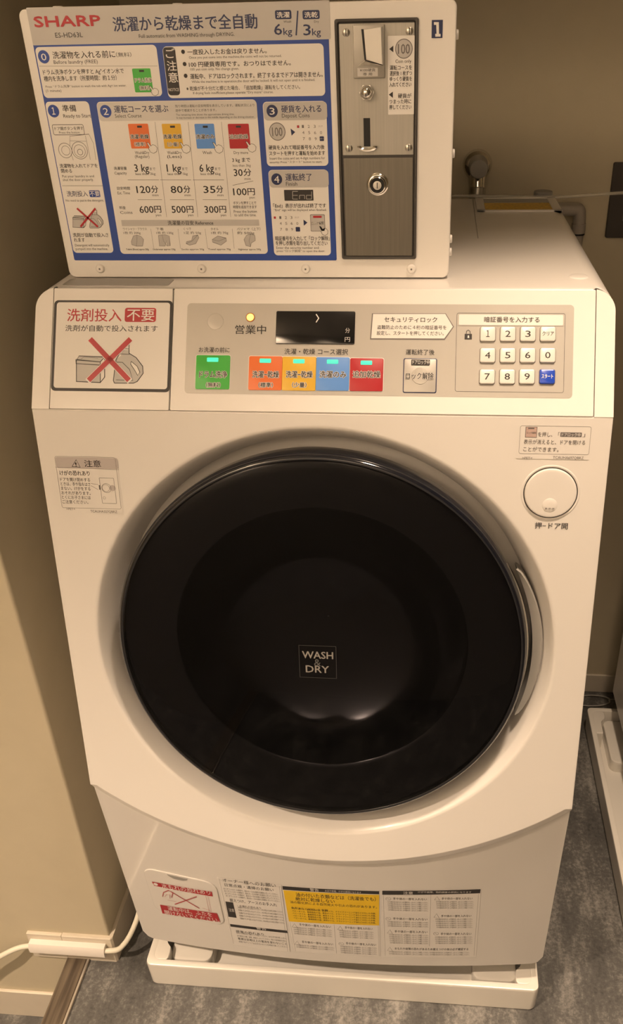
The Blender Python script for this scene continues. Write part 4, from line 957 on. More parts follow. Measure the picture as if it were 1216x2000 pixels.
# ================================================================ the room
def structure(name, bm, m):
    o = finish(name, bm, m); o['kind'] = 'structure'; return o
XL, XR, YF, YB, ZC = -2.2, 2.3, -1.38, 0.68, 2.4
PX_, PY_ = -0.3705, -0.0155                 # the corner of the wall on the left
b = NB(); box(b, -0.449, XR, YF, YB, -0.18, 0.0); structure('floor', b, FLOOR)
b = NB(); box(b, XL, -0.449, YF, PY_, -0.24, -0.18); structure('floor_lower', b, FLOOR)
b = NB(); box(b, XL, XR, YF, YB+0.1, ZC, ZC+0.1); structure('ceiling', b, CEIL)
b = NB(); box(b, PX_, XR, YB, YB+0.1, 0, ZC); structure('wall_back', b, WALL)
b = NB(); box(b, XL, PX_, PY_, YB+0.1, -0.24, ZC)
es = [e for e in b.edges if all(abs(v.co.x-PX_) < 1e-5 and abs(v.co.y-PY_) < 1e-5 for v in e.verts)]
bmesh.ops.bevel(b, geom=es, offset=0.004, segments=4, affect='EDGES', profile=0.5); structure('wall_left', b, WALL)
b = NB(); box(b, PX_, XR, 0.24, YB, 1.39, ZC); structure('added_shade_header', b, WALL)  # unseen header, added to shade the back wall and rear of the top
b = NB(); box(b, XR, XR+0.1, YF, YB, 0, ZC); structure('wall_right', b, WALL)
b = NB(); box(b, XL-0.1, XL, YF, PY_, -0.24, ZC); structure('wall_far_left', b, WALL)
b = NB(); box(b, XL, XR, YF-0.1, YF, -0.24, ZC); structure('wall_front', b, FRONTW)
b = NB(); box(b, PX_+0.012, XR, YB-0.006, YB, 0, 0.048, 0.0015); structure('baseboard_back', b, TRIM)
b = NB()
pts = [(-0.447, PY_), (-0.447, PY_-0.006), (PX_+0.003, PY_-0.006), (PX_+0.006, PY_-0.003), (PX_+0.006, YB-0.002), (PX_, YB-0.002), (PX_, PY_)]
loft(b, [[(x, y, 0) for x, y in pts], [(x, y, 0.0585) for x, y in pts], [(x, y+(0.0015 if y < PY_ else 0), 0.060) for x, y in pts]], cap0=True, cap1=True)
structure('baseboard_left', b, TRIM)
b = NB(); box(b, -0.505, -0.4475, PY_-0.006, PY_, 0, 0.060, 0.0008); structure('baseboard_corner', b, TRIM)
b = NB(); box(b, XL, -0.4495, PY_-0.006, PY_, -0.18, -0.109, 0.0015); structure('baseboard_lower', b, TRIM)
b = NB(); box(b, -0.448, -0.416, YF, PY_-0.0065, 0, 0.004, 0.001, 0); box(b, -0.4155, -0.4105, YF, PY_-0.0065, 0, 0.0045, 0.001, 1); structure('trim_1', b, [WOOD, EDGE])

# ================================================================ the washing machine
W = thing('washing_machine', (0, 0.25, 0.02), 'large white front-loading washer-dryer with round dark door, standing at centre under the coin box', 'washing machine', 'white washing machines')
REAR = 0.572
# --- cabinet: sides, top and back in one rounded shell
b = NB()
def front_y(z):
    if z >= .9516: return (z-.9516)/(TOPZ-.9516)*.0702 + .0115
    if z >= .4664: return -(.9516-z)/(.9516-.4664)*.0781 + .0195
    return -.070+(.4664-z)/(.4664-.097)*.032 + .0195
sec = []; rx, rz = 0.022, 0.0185
for z in (.100, .2, .3, .4, .4663, .4665, .6, .8, .9515, .9517, 1.0, TOPZ-rz): sec.append((-.3, z))
for k in range(1, 8):
    a = PI/2*k/8; sec.append((-.3+rx-rx*math.cos(a), TOPZ-rz+rz*math.sin(a)))
for k in range(13): sec.append((-.3+rx+(.6-2*rx)*k/12, TOPZ))
full = sec + [(-x, z) for x, z in reversed(sec[:19])]
loft(b, [[(x, front_y(z)-(0.009 if z > TOPZ-1e-4 else 0)+0*x, z) for x, z in full], [(x, REAR-.006, z) for x, z in full], [(x*.99, REAR, z-(.004 if z > .5 else 0)) for x, z in full]], closed=False)
b.faces.new([b.verts.new((x*.99, REAR, z-(.004 if z > .5 else 0))) for x, z in full])
cab = finish('cabinet', b, WHITE, W, angle=40, solid=0.003)
b = NB(); box(b, -.2985, .2985, -.005, REAR-.004, .097, .1005); finish('bottom_plate', b, GREYP, W)
# --- panel side frames
def strip_pts(sgn):
    P = [(.2812, .1287), (.3, .1287), (.3, .022)]
    for k in range(1, 12):
        a = PI/2*k/11; x = .278+.022*math.cos(a)
        if x <= .2815: break
        P.append((x, .022-.022*math.sin(a)))
    P.append((.2812, .022-.022*math.sqrt(1-((.2812-.278)/.022)**2)))
    return [(sgn*x, s) for x, s in (P if sgn > 0 else reversed(P))]
for sgn in (-1, 1):
    b = NB(); prism(b, PT, strip_pts(sgn), -.0115, 0.0); finish('side_trim', b, WHITE, W)
b = NB(); box(b, -.279, .279, .0125, .016, .955, 1.045)
for v in b.verts: v.co = PT(v.co.x, (TOPZ-.006-v.co.z)*1.1+.008, -.0125-(v.co.y-.0125)*.5)
finish('panel_backing', b, DARKGAP, W)
# --- detergent panel with its notice
b = NB(); slab(b, PT, -.2805, -.1525, .0004, .1284, .0015, -.012, .0004, .0009)
det = finish('detergent_panel', b, WHITE, W)
printing('detergent_notice', PRINTS['detergent'], PT, det, base=0.0005, label='notice with red cross over detergent drawings')
# --- control panel
b = NB(); slab(b, PT, -.1513, .2805, .0004, .1284, .0015, -.012, .0004, .0009)
cp = finish('control_panel', b, WHITE, W)
printing('control_overlay', PRINTS['control'], PT, cp, base=0.0005, label='silver overlay with printed Japanese captions')
for k in ('b0', 'b1', 'b2', 'b3', 'b4'):
    u0, u1, s0, s1, l0, l1, m0, m1, c = COURSE_BUTTONS[k]
    b = NB(); mats = [INK['P'], INK[c], LEDC]
    slab(b, PT, (u0-.7)/1000, (u1+.7)/1000, (s0-.7)/1000, (s1+.7)/1000, .0022, .0003, .0009, .0003, 0)
    slab(b, PT, u0/1000, u1/1000, s0/1000, s1/1000, .0016, .0008, .0018, .0005, 1)
    slab(b, PT, l0/1000, l1/1000, m0/1000, m1/1000, .0008, .0016, .0022, .0003, 2)
    nm = {'E': 'green', 'O': 'orange', 'Y': 'yellow', 'A': 'blue', 'R': 'red'}[c]
    printing('course_button', PRINTS[k], PT, cp, base=0.0018, extra=mats, label=nm+' course button with a lit cyan lamp', bm=b)
b = NB()
slab(b, PT, .0897, .1238, .0716, .1072, .002, .0003, .0010, .0003, 0); slab(b, PT, .0906, .1229, .0725, .1063, .0015, .0006, .0013, .0003, 1)
lathe(b, PT, .1070, .0897, [(.0088, .0012), (.0084, .0017), (.006, .0020), (.002, .0021)], 40, 1, cap1=True)
printing('lock_release_button', PRINTS['lock'], PT, cp, base=0.0019, extra=[INK['N'], SILVER], label='silver square lock release button', bm=b)
b = NB(); slab(b, PT, -.0425, .0392, .0241, .0582, .0015, .0003, .0016, .0004, 0)
printing('display', PRINTS['display'], PT, cp, base=0.0017, extra=[DISPLAY], bm=b)
b = NB(); lathe(b, PT, -.0696, .0307, [(.0049, .0004), (.0047, .0012), (.0038, .0014)], 32, 0); lathe(b, PT, -.0696, .0307, [(.0038, .0012), (.003, .0024), (.0012, .003)], 32, 1, cap1=True)
finish('indicator_lamp', b, [mat('lamp_bezel', (0.42, 0.16, 0.05), .4), LEDO], cp)
b = NB(); lathe(b, PT, -.1061, .0352, [(.0088, .0003), (.0082, .0009), (.006, .0011), (.002, .0012)], 40, 0, cap1=True); finish('receiver_dome', b, SILVER, cp)
for u, s, ch in KEYS:
    b = NB(); blue = ch == 'スタート'
    slab(b, PT, (u-8.1)/1000, (u+8.1)/1000, (s-7.8)/1000, (s+7.8)/1000, .0022, .0003, .0008, .0002, 1)
    slab(b, PT, (u-7.6)/1000, (u+7.6)/1000, (s-7.3)/1000, (s+7.3)/1000, .0020, .0007, .0034, .0011, 0)
    its = [('t', '１' if ch == '1' else ch, u, s, 11.2 if len(ch) > 1 else (3.3 if ch == '1' else 5.2), 4.6 if len(ch) > 1 else (8.2 if ch == '1' else 6.6), 'W' if blue else 'K', 1, .3)]
    printing('keypad_button', its, PT, cp, base=0.0034, extra=[STARTB if blue else KEYW, INK['D']], bm=b, label='blue start key' if blue else None)
# --- front cover with the round recess
H = (0.0, 0.2787); RH = 0.262; ARC_R = .4825
def arc_s(x): return .596-(ARC_R-math.sqrt(ARC_R**2-x*x))
def bound(th):
    c, s = math.cos(th), math.sin(th); best = 9
    if abs(c) > 1e-9:
        t = (.3 if c > 0 else -.3)/c; v = H[1]+t*s
        if -1e-9 <= v <= .4915: best = min(best, t)
    if s < 0: best = min(best, (0.0004-H[1])/s)
    if s > 0:
        lo, hi = 0, 1.0
        for _ in range(50):
            m = (lo+hi)/2; x = m*c; ok = abs(x) < .45 and H[1]+m*s < arc_s(max(-.45, min(.45, x)))
            lo, hi = (m, hi) if ok else (lo, m)
        best = min(best, lo)
    return best
ths = [2*PI*k/240 for k in range(240)]
for cx, cs in ((.3, .0004), (-.3, .0004), (.3, .4914), (-.3, .4914)): ths.append(math.atan2(cs-H[1], cx) % (2*PI))
ths = sorted(set(round(t, 6) for t in ths))
def cover_loop(kind, d, inset=0.0):
    L = []
    for th in ths:
        R = bound(th); s = math.sin(th); x, v = R*math.cos(th), H[1]+R*s
        low = v > .4914-1e-4
        ins = inset if low else min(inset, .0012); dd = d if low else min(d, .0010)
        if kind == 'back': r = R; dd = d
        else: r = R-ins
        L.append(PD(r*math.cos(th), H[1]+r*s, -dd))
    return L
def circ(r, d): return [PD(r*math.cos(t), H[1]+r*math.sin(t), -d) for t in ths]
b = NB()
loft(b, [cover_loop('back', .0195), cover_loop('edge', .0062), cover_loop('edge', .0042, .0035), cover_loop('edge', 0.0006, .0095), cover_loop('edge', 0, .0115),
         circ(RH+.004, 0), circ(RH+.0012, .0003), circ(RH-.0008, .0016), circ(RH-.004, .0055), circ(.2525, .014), circ(.2485, .022), circ(.2455, .032), circ(.243, .046), circ(.20, .048)])
finish('front_cover', b, WHITE, W, angle=30)
b = NB()   # the grip pocket on the right of the door
def arcband(bm, r0, r1, a0, a1, prof, n=40, mi=0):
    L = []
    for k in range(n+1):
        t = k/n; a = math.radians(a0+(a1-a0)*t); w = math.sin(PI*t)**.5
        ro = r0+(r1-r0)*w
        L.append([PD(r*math.cos(a), H[1]+r*math.sin(a), -d) for r, d in ((r0, .030), (r0, .012), (ro, .010), (ro+.0015, .012), (ro+.001, .03))])
    loft(bm, L, closed=False, mi=mi)
arcband(b, .2395, .2495, -26, 20, None); finish('grip_pocket', b, GREYP, W)
# --- drum behind the glass
b = NB(); lathe(b, PD, 0, H[1], [(.2, -.048), (.195, -.06), (.195, -.30), (.15, -.32), (.001, -.325)], 64); finish('drum', b, DRUM, W)
# --- the door
DC = (-.001, .2725)
b = NB(); lathe(b, PD, *DC, [(.231, -.020), (.2322, -.004), (.2328, .004), (.2315, .009), (.2285, .0118), (.2262, .0121), (.2255, .0112)], 160)
door = finish('door', b, BLACKGLOSS, W, angle=60)
for a0, a1 in ((150, 186), (-28, 32)):
    b = NB(); L = []
    for k in range(31):
        a = math.radians(a0+(a1-a0)*k/30); w = .0006+.0030*math.sin(PI*k/30)
        L.append([PD(DC[0]+r*math.cos(a), DC[1]+r*math.sin(a), o) for r, o in ((.2325, -.016), (.2325+w, -.012), (.2325+w, -.006), (.2325+w*.6, -.003), (.2320, -.003))])
    loft(b, L, closed=False); finish('door_edge_trim', b, CHROME, door, angle=60)
b = NB(); lathe(b, PD, *DC, [(.2268, .0105), (.224, .0128), (.215, .0150), (.19, .0175), (.15, .0197), (.10, .0214), (.05, .0224), (.002, .0227)], 160, cap1=True)
finish('door_glass', b, GLASS, door, angle=60, facing=PD.n)
b = NB(); lathe(b, PD, *DC, [(.2265, .006), (.200, .002), (.170, .001), (.163, -.004), (.150, -.025), (.125, -.052), (.08, -.068), (.03, -.074), (.001, -.0745)], 128); finish('door_bowl', b, BOWL, door, angle=60)
printing('door_badge', PRINTS['badge'], PD, door, base=0.0229)
# --- door open button
b = NB(); lathe(b, PD, .2441, .0808, [(.0305, .0001), (.0292, .0006), (.0279, .0002), (.0278, -.003)], 64, 0)
lathe(b, PD, .2441, .0808, [(.0268, -.004), (.0267, .0012), (.0258, .0024), (.0236, .0028), (.012, .0026), (.002, .0025)], 64, 0, cap1=True)
dim = []
for k in range(24):
    a = 2*PI*k/24; dim.append((.2441+.0079*math.cos(a), .0935+.0079*math.sin(a)))
loft(b, [[PD(u, s, .00285) for u, s in dim], [PD(.2441+(u-.2441)*.8, .0935+(s-.0935)*.8, .0034) for u, s in dim], [PD(.2441+(u-.2441)*.3, .0935+(s-.0935)*.3, .0037) for u, s in dim]], cap1=True)
for k in (-1, 0, 1): slab(b, PD, .2441+k*.0036-.0011, .2441+k*.0036+.0011, .0962, .0967, .0002, .003, .0042, .0002, 1)
finish('door_open_button', b, [WHITE, INK['D']], W)
b = NB(); lathe(b, PD, .2441, .0808, [(.0278, .0004), (.0268, .0004)], 64); finish('button_gap', b, DARKGAP, W)
printing('button_caption', PRINTS['open'], PD, W, base=0.0003, label='small caption under the round door button')
printing('caution_label', PRINTS['caution'], PD, W, base=0.0003, label='finger-trap caution sticker at upper left of cover')
printing('instruction_label', PRINTS['instruction'], PD, W, base=0.0003, label='small unlock instruction sticker above round button')
# --- base panel
b = NB(); XB = .2996; rB = .018; N, Mz = 96, 24; G = []
for i in range(N+1):
    x = -XB + 2*XB*i/N
    if i in (0, N): pass
    d = abs(x)-(XB-rB); zb = .097 + (rB-math.sqrt(max(0, rB*rB-d*d)) if d > 0 else 0)
    s = arc_s(x*.999); zt = .9516-.98728*s+.010
    col = [b.verts.new((x, base_y(x, zb)+.03, zb+.001)), b.verts.new((x, base_y(x, zb)+.004, zb-.0005))]
    for j in range(Mz+1):
        z = zb+.002+(zt-zb-.002)*j/Mz; col.append(b.verts.new((x, base_y(x, z), z)))
    G.append(col)
for A, B_ in zip(G, G[1:]):
    for j in range(len(A)-1): b.faces.new((A[j], B_[j], B_[j+1], A[j+1]))
for A, sg in ((G[0], 1), (G[-1], -1)):
    R = [b.verts.new((v.co.x, v.co.y+.0215, v.co.z)) for v in A[1:]]
    for j in range(len(R)-1): b.faces.new((A[j+1], A[j+2], R[j+1], R[j]))
basep = finish('base_panel', b, BASEW, W, angle=50)
b = NB()
def on_base_rr(u0, u1, s0, s1, r, off, shear): return [PB(u, s+(u-u0)*shear, off) for u, s in rrect(u0, u1, s0, s1, r, 8)]
HQ = (-.2665, -.1615, .1725, .2835, .018)
L0 = on_base_rr(*HQ, .0002, .13); L1 = on_base_rr(HQ[0]+.0006, HQ[1]-.0006, HQ[2]+.0006, HQ[3]-.0006, .0175, .0014, .13); L2 = on_base_rr(HQ[0]+.002, HQ[1]-.002, HQ[2]+.002, HQ[3]-.002, .016, .0019, .13)
vs = loft(b, [L0, L1, L2])
cen = b.verts.new(PB((HQ[0]+HQ[1])/2, (HQ[2]+HQ[3])/2+.5*.13*(HQ[1]-HQ[0]), .0021))
for i in range(len(vs[-1])): b.faces.new((vs[-1][i], vs[-1][(i+1) % len(vs[-1])], cen))
hatch = finish('filter_hatch', b, BASEW, basep)
b = NB(); q = [(-.2305, .1795), (-.2015, .1835), (-.203, .1868), (-.209, .1892), (-.221, .1880), (-.2265, .1845)]
loft(b, [[PB(u, s, .001) for u, s in q], [PB(u, s, .0025) for u, s in q]], cap1=True); finish('hatch_notch', b, GREYP, basep)
printing('hatch_notice', PRINTS['hatch'], PB, basep, base=0.0024, label='red leak warning printed on the filter hatch')
printing('owner_label', PRINTS['list'], PB, basep, base=0.0003, label='pale maintenance notice sticker')
printing('fire_warning_label', PRINTS['warn'], PB, basep, base=0.0003, label='warning sticker with yellow upper half')
printing('safety_label', PRINTS['warn2'], PB, basep, base=0.0003, label='pale caution sticker with dark top bar')
# --- lid details
b = NB(); slab(b, lambda u, v, off=0: Vector((u, v, TOPZ+off)), -.276, -.160, .0775, .1035, .004, -.002, .0006, .0006)
finish('recess_shade_plate', b, GREYP, W)  # grey plate painted in for the shadowed strip beneath the coin box
PZ = lambda u, v, off=0: Vector((u, v, TOPZ+off))
b = NB()
for (u0, u1, v0, v1) in ((.1735, .292, .4655, .4715), (.1735, .292, .5605, .566), (.1735, .1855, .4655, .566), (.280, .292, .4655, .566)): slab(b, PZ, u0, u1, v0, v1, .001, -.002, .0022, .0008)
fl = finish('filter_frame', b, WHITE, W)
b = NB(); slab(b, PZ, .1855, .280, .4715, .530, .001, -.002, .0006, .0003); finish('filter_label', b, YLAB, fl, label='yellow printed label')
b = NB(); slab(b, PZ, .1855, .280, .5305, .5605, .001, -.002, .0012, .0003); finish('filter_lid', b, GREYP, fl)
b = NB(); slab(b, PZ, .1695, .1705, .30, .566, .0002, -.001, .0004, .0002); slab(b, PZ, .02, .1695, .5655, .5667, .0002, -.001, .0004, .0002); finish('lid_seam', b, GREYP, W)
b = NB(); lathe(b, PZ, .2695, .1175, [(.0105, .0001), (.0095, .0009), (.007, .0012), (.002, .0013)], 32, cap1=True); finish('screw_cap', b, WHITE, W)
for x, y in ((-.235, .03), (.235, .03), (-.235, .475), (.235, .475)):
    b = NB(); cyl(b, (x, y, .0402), (x, y, .0965), .024, .020); finish('foot', b, RUBBER, W)

# ================================================================ the coin box on top
K = thing('coin_box', (-.072, .17, TOPZ), 'white coin payment box with blue instruction poster, standing on top of the washing machine', 'coin box')
u0, u1 = -.2777, .1336; yF, yR = .106, .245; z0, z1 = 1.0612, 1.3104
b = NB(); L = []
PXk = lambda u, s, off=0: Vector((u, yF-off, z1-s))
def ring(i, off, r=.007):
    P = []
    for u, s in rrect(u0+i, u1-i, i, z1-z0-i*.3, r, 6): P.append(PXk(u, s, off))
    return P
loft(b, [ring(0, -(yR-yF)), ring(0, -.0022), ring(.0006, -.0008, .0065), ring(.002, 0, .006)], cap0=True, cap1=True)
case = finish('case', b, CASEW, K, angle=30)
printing('poster', PRINTS['poster'], PX, K, base=0.0003, label='blue and white instruction poster')
printing('number_sticker', PRINTS['one'], PX, K, base=0.0003, label='small navy sticker reading 1')
for u in (-.2413, -.1296, -.0174, .0943):
    b = NB(); lathe(b, PX, u, .2397, [(.0048, .0001), (.0046, .0012), (.0036, .0024), (.0018, .0027)], 28, 0, cap1=True); lathe(b, PX, u, .2397, [(.0016, .0026), (.0006, .0028)], 6, 1, cap1=True)
    finish('screw', b, [CASEW, INK['D']], K)
for z in (1.282, 1.180, 1.098, 1.085):
    b = NB(); cyl(b, (u1-.001, yF+.014, z), (u1+.0024, yF+.014, z), .0042, bev=.001); finish('side_screw', b, CASEW, K)
for u in (-.244, -.128):
    b = NB(); cyl(b, (u, yF+.016, z1-.001), (u, yF+.016, z1+.002), .0048, bev=.001); finish('top_screw', b, CASEW, K)
# the coin mechanism
b = NB(); fu0, fu1, fs0, fs1 = .0218, .0990, .0138, .2294
def frame_ring(i, off): return [PX(u, s, off) for u, s in rrect(fu0+i, fu1-i, fs0+i, fs1-i, .002, 4)]
loft(b, [frame_ring(0, .0001), frame_ring(0, .0020), frame_ring(.0008, .0026), frame_ring(.0022, .0024), frame_ring(.0033, .0003)])
b.faces.new([b.verts.new(p) for p in frame_ring(.0033, .0003)])
finish('mechanism_frame', b, FRAME, K)
b = NB(); slab(b, PX, .0258, .0953, .0178, .1292, .0006, .0004, .0012, .0003)
plate = finish('coin_plate', b, STEEL, K)
printing('coin_label', PRINTS['coin_label'], PX, plate, base=0.0013, label='pale instruction strip beside the slot')
for u, s in ((.0322, .0246), (.0907, .0246), (.0322, .1228), (.0907, .1228)):
    b = NB(); lathe(b, PX, u, s, [(.0036, .0011), (.0034, .0019), (.0022, .0027), (.0008, .0029)], 24, 0, cap1=True); slab(b, PX, u-.0004, u+.0004, s-.0028, s+.0028, .0001, .0024, .0031, .0001, 1)
    finish('plate_screw', b, [STEELM, BLACK], plate)
b = NB()     # the coin chute: raised plate, folded bright cheek, black slit and wedge below
slab(b, PX, .0388, .0680, .0188, .0622, .0006, .001, .0034, .0006, 3)
prism(b, PX, [(.0466, .0222), (.0488, .0222), (.0508, .0470), (.0490, .0470)], .0033, .0036, 1)
loft(b, [[PX(.0488, .0222, .0036), PX(.0660, .0205, .0036), PX(.0668, .0515, .0036), PX(.0508, .0470, .0036)], [PX(.0490, .0226, .0050), PX(.0652, .0212, .0122), PX(.0660, .0505, .0122), PX(.0509, .0466, .0050)]], cap1=True, mi=2)
loft(b, [[PX(.0430, .0515, .0035), PX(.0500, .0470, .0035), PX(.0668, .0515, .0035)], [PX(.0432, .0516, .0042), PX(.0500, .0480, .0075), PX(.0660, .0517, .0042)]], cap1=True, mi=0)
its = [('r', 42.2, 61.4, 53.6, 60.6, .2, 'H2', 0), ('t', '¥100硬貨', 51.8, 55.4, 14.5, 2.6, 'K', 1, .08), ('t', '専 用', 51.8, 58.8, 8.5, 2.4, 'K', 1, .08)]
printing('coin_chute', its, PX, plate, base=0.0036, extra=[STEELM, BLACK, mat('bright_cheek', (.8, .78, .74), .45, .2), mat('chute_steel', (0.36, 0.345, 0.31), 0.4, 0.6)], bm=b, label='folded steel coin chute')
b = NB(); lathe(b, PX, .0505, .0742, [(.0072, .0012), (.0071, .0030), (.0062, .0031)], 6, 0)
lathe(b, PX, .0505, .0738, [(.0062, .0030), (.0062, .0060), (.0056, .0090), (.0042, .0112), (.0022, .0124), (.0004, .0127)], 40, 0, cap1=True); slab(b, PX, .0500, .0511, .0735, .0772, .0004, .009, .0127, .0003, 1)
finish('return_button', b, [CHROME, BLACK], plate)
b = NB(); slab(b, PX, .0468, .0533, .0962, .1214, .0003, .0011, .0014, .0001, 0); finish('return_slot', b, BLACK, plate)
b = NB(); L = []
for k in range(17):
    a = PI*k/16; c, s = math.cos(a), math.sin(a)
    L.append([PX(.0503-.0098*c, .1208+.0050*s, .0012), PX(.0503-.0098*c, .1208+.0050*s, .0040), PX(.0503-.0080*c, .1208+.0034*s, .0052), PX(.0503-.0058*c, .1208+.0020*s, .0040), PX(.0503-.0056*c, .1208+.0018*s, .0012)])
loft(b, L, closed=False); finish('slot_lip', b, CHROME, plate)
b = NB(); slab(b, PX, .0264, .0950, .1318, .2260, .0006, .0004, .0016, .0003); cdoor = finish('cash_door', b, STEELD, K)
b = NB(); lathe(b, PX, .0600, .1562, [(.0110, .0015), (.0108, .0030), (.0095, .0044), (.0086, .0046), (.0082, .0040)], 40, 0); lathe(b, PX, .0600, .1562, [(.0082, .0040), (.0080, .0075), (.0072, .0082)], 40, 0)
lathe(b, PX, .0600, .1562, [(.0072, .0082), (.0050, .0080), (.0048, .0070)], 40, 2); lathe(b, PX, .0600, .1562, [(.0048, .0068), (.0042, .0084), (.0010, .0086)], 32, 0, cap1=True); slab(b, PX, .0596, .0604, .1535, .1590, .0001, .0084, .0088, .0001, 2)
finish('tubular_lock', b, [CHROME, STEELD, BLACK], cdoor)

# ================================================================ drain pan
def drain_pan(name, x0, x1, y0, y1, label, cat='drain pan', group='white drain pans'):
    t = thing(name, ((x0+x1)/2, (y0+y1)/2, 0), label, cat, group)
    def lp(i, z, r): return [(x, y, z) for x, y in rrect(x0+i, x1-i, y0+i, y1-i, r, 6)]
    b = NB()
    loft(b, [lp(.003, 0.0, .010), lp(.0015, .004, .010), lp(0, .050, .010), lp(.0010, .0536, .009), lp(.0026, .0546, .008), lp(.0085, .0546, .014), lp(.0105, .0535, .013), lp(.0115, .050, .013), lp(.016, .016, .012), lp(.018, .0142, .011)], cap0=True, cap1=True)
    finish('tray', b, PANW, t, angle=40)
    Q = lambda u, v, off=0: Vector((u, v, off))
    for sx, sy in ((1, 1), (-1, 1), (1, -1), (-1, -1)):
        ex = x0 if sx > 0 else x1; ey = y0 if sy > 0 else y1
        cut = [(.0095, .0095), (.030, .0095), (.0335, .014), (.0345, .022), (.033, .031), (.027, .037), (.0235, .043), (.0225, .052), (.0225, .075), (.0095, .075)]
        b = NB(); P2 = [(ex+sx*u, ey+sy*v) for u, v in cut]; cx = sum(p[0] for p in P2)/10; cy = sum(p[1] for p in P2)/10
        loft(b, [[(x, y, .0145) for x, y in P2], [(x, y, .0515) for x, y in P2], [(cx+(x-cx)*.96, cy+(y-cy)*.97, .0533) for x, y in P2], [(cx+(x-cx)*.86, cy+(y-cy)*.92, .0542) for x, y in P2]], cap0=True, cap1=True)
        finish('corner_block', b, PANW, t)
        b = NB(); u0, u1 = sorted((ex+sx*.030, ex+sx*.098)); v0, v1 = sorted((ey+sy*.020, ey+sy*.140))
        slab(b, Q, u0, u1, v0, v1, .014, .0143, .0400, .006); finish('foot_pad', b, PANW, t)
    return t
PAN = drain_pan('drain_pan', -.302, .299, -.0548, .56, 'white plastic drain pan on the floor under the centre washing machine')
PAN2 = drain_pan('drain_pan', .452, 1.092, -.08, .565, 'white plastic drain pan partly seen at right edge, under the neighbouring machine')

# ================================================================ neighbouring machine
W2 = copy_tree(W); W2.location = (.800, .25, .02)
W2['label'] = 'second white washing machine, only its side showing at the right edge of the photo'

# ================================================================ things on and by the walls
T_ = thing('faucet', (.179, YB, 1.09), 'chrome water tap with round wall flange, on the back wall right of coin box', 'tap')
cx, cz, yw = .179, 1.092, YB
b = NB(); PW = lambda u, v, off=0: Vector((u, yw-off, v))
lathe(b, PW, cx, cz, [(.0235, .0002), (.0232, .003), (.020, .008), (.014, .011), (.011, .0115)], 48, cap1=True); finish('wall_flange', b, CHROME, T_)
b = NB(); cyl(b, (cx, yw-.010, cz), (cx, yw-.042, cz-.004), .0105); cyl(b, (cx, yw-.030, cz+.006), (cx, yw-.042, cz-.030), .0125, .0115, bev=.002); finish('tap_body', b, CHROME, T_)
b = NB(); cyl(b, (cx, yw-.030, cz+.004), (cx, yw-.066, cz+.002), .0150, .0142, bev=.003); finish('tap_handle', b, GREYP, T_)
b = NB(); cyl(b, (cx, yw-.040, cz-.028), (cx, yw-.042, cz-.046), .0125, .0125, bev=.001); cyl(b, (cx, yw-.042, cz-.046), (cx, yw-.043, cz-.075), .0105); finish('hose_coupling', b, STEELM, T_)
b = NB(); tube(b, [(cx, yw-.043, cz-.074), (cx, yw-.044, cz-.15), (cx+.02, yw-.05, .7), (cx+.03, yw-.06, .35)], .009); finish('supply_hose', b, GREYP, T_)
V = thing('hose_connector', (.281, .628, 1.03), 'grey round hose cap peeking over the rear of the machine top', 'hose cap')
b = NB(); cyl(b, (.281, .628, 1.040), (.281, .628, 1.0605), .0150, .0145, bev=.002); finish('cap', b, GREYP, V)
b = NB(); cyl(b, (.281, .628, .99), (.281, .628, 1.041), .011); tube(b, [(.281, .628, .99), (.281, .632, .9), (.27, .64, .6), (.25, .64, .3)], .010); finish('hose', b, GREYP, V)
E_ = thing('wall_pipe', (.343, .655, .98), 'grey plastic pipe elbow on the back wall behind the machine corner', 'pipe')
b = NB(); cyl(b, (.296, .655, 1.028), (.338, .655, 1.028), .0085, bev=.001); cyl(b, (.308, .655, 1.028), (.334, .655, 1.028), .0102, bev=.001); finish('inlet_pipe', b, PIPE, E_)
b = NB(); tube(b, [(.332, .655, 1.028), (.342, .655, 1.0265), (.3445, .655, 1.018), (.345, .655, 1.000)], .0102, 16); cyl(b, (.345, .655, 1.006), (.345, .655, .991), .0112, .0112, bev=.001); finish('elbow', b, PIPE, E_)
b = NB(); cyl(b, (.345, .655, .9905), (.345, .655, .9885), .0105); finish('seal', b, BLACK, E_)
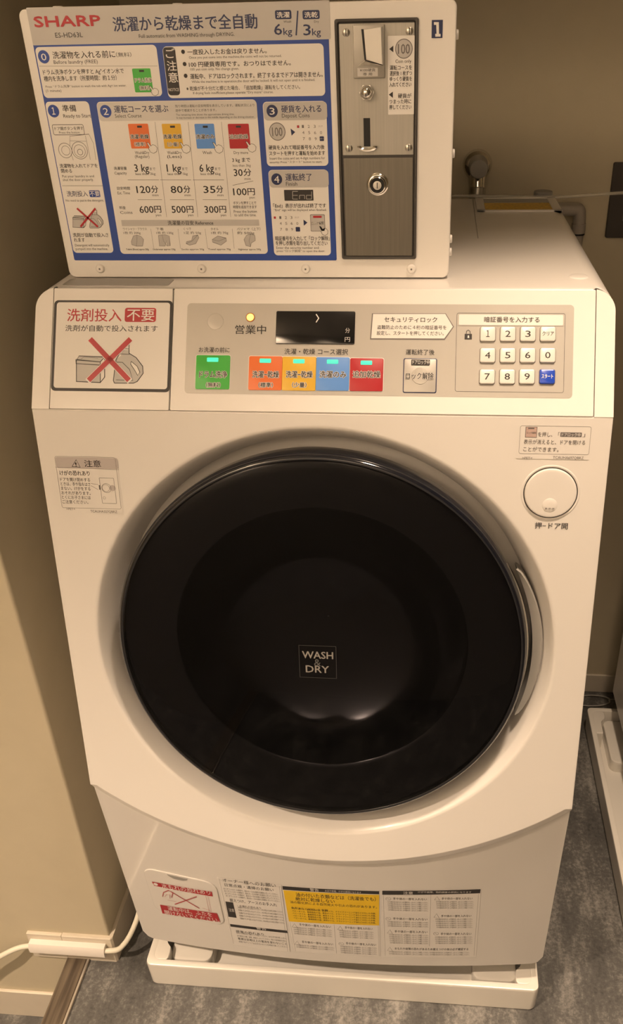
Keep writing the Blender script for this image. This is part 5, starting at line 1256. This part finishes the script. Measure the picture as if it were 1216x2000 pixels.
b = NB(); cyl(b, (.345, .655, .9885), (.345, .655, .30), .0085); finish('down_pipe', b, PIPE, E_)
S_ = thing('outlet_plate', (.43, YB, 1.035), 'dark brown wall outlet plate cut off by the right edge', 'outlet plate')
b = NB(); slab(b, PW, .3925, .4725, .979, 1.094, .003, .0002, .007, .002); pl = finish('plate', b, BROWN, S_)
b = NB(); slab(b, PW, .4165, .4485, 1.006, 1.068, .001, .0065, .0095, .001); finish('socket', b, SWITCHW, S_)
b = NB(); tube(b, [(.10, .600, 1.0585), (.20, .600, 1.0575), (.2976, .600, 1.0560), (.3976, .600, 1.0615), (.50, .600, 1.066), (.60, .600, 1.050)], .0024, 12)
tag(finish('clear_tube', b, CLEAR), 'thin clear plastic tube along the machine rear, running right past the outlet', 'tube')
# cable and its cover on the left
CC = NB()
prof = [(PY_-.0062, .0290), (PY_-.017, .0285), (PY_-.0185, .0300), (PY_-.0185, .0400), (PY_-.015, .0475), (PY_-.0062, .0480)]
loft(CC, [[(-.500, y, z) for y, z in prof], [(-.3765, y, z) for y, z in prof]], cap0=True, cap1=True)
tag(finish('cable_cover', CC, COVERW), 'white plastic cable cover along the baseboard at lower left', 'cable cover')
b = NB()
tube(b, [(-.86, -.10, -.176), (-.70, -.06, -.10), (-.60, -.045, -.015), (-.548, -.040, .0238), (-.510, -.029, .037), (-.46, -.0275, .0385), (-.372, -.0275, .0385), (-.345, -.022, .052), (-.328, .004, .081), (-.322, .035, .115), (-.322, .10, .155), (-.325, .22, .17), (-.325, .45, .18)], .0042, 12)
tag(finish('power_cord', b, CORD), 'cream cord passing through the cable cover to behind the centre machine', 'cord')
b = NB(); tube(b, [(.479+.040*math.cos(a*PI/10), .640+.017*math.sin(a*PI/10), .0022+.003*(1+math.cos(a*PI/10))) for a in range(20)]+[(.519, .642, .008), (.56, .652, .0025), (.60, .655, .0025)], .0014, 8)
tag(finish('cable_loop', b, GREYP), 'thin grey wire loop on the floor by the back wall', 'wire')
bpy.data.objects.remove(_fo)
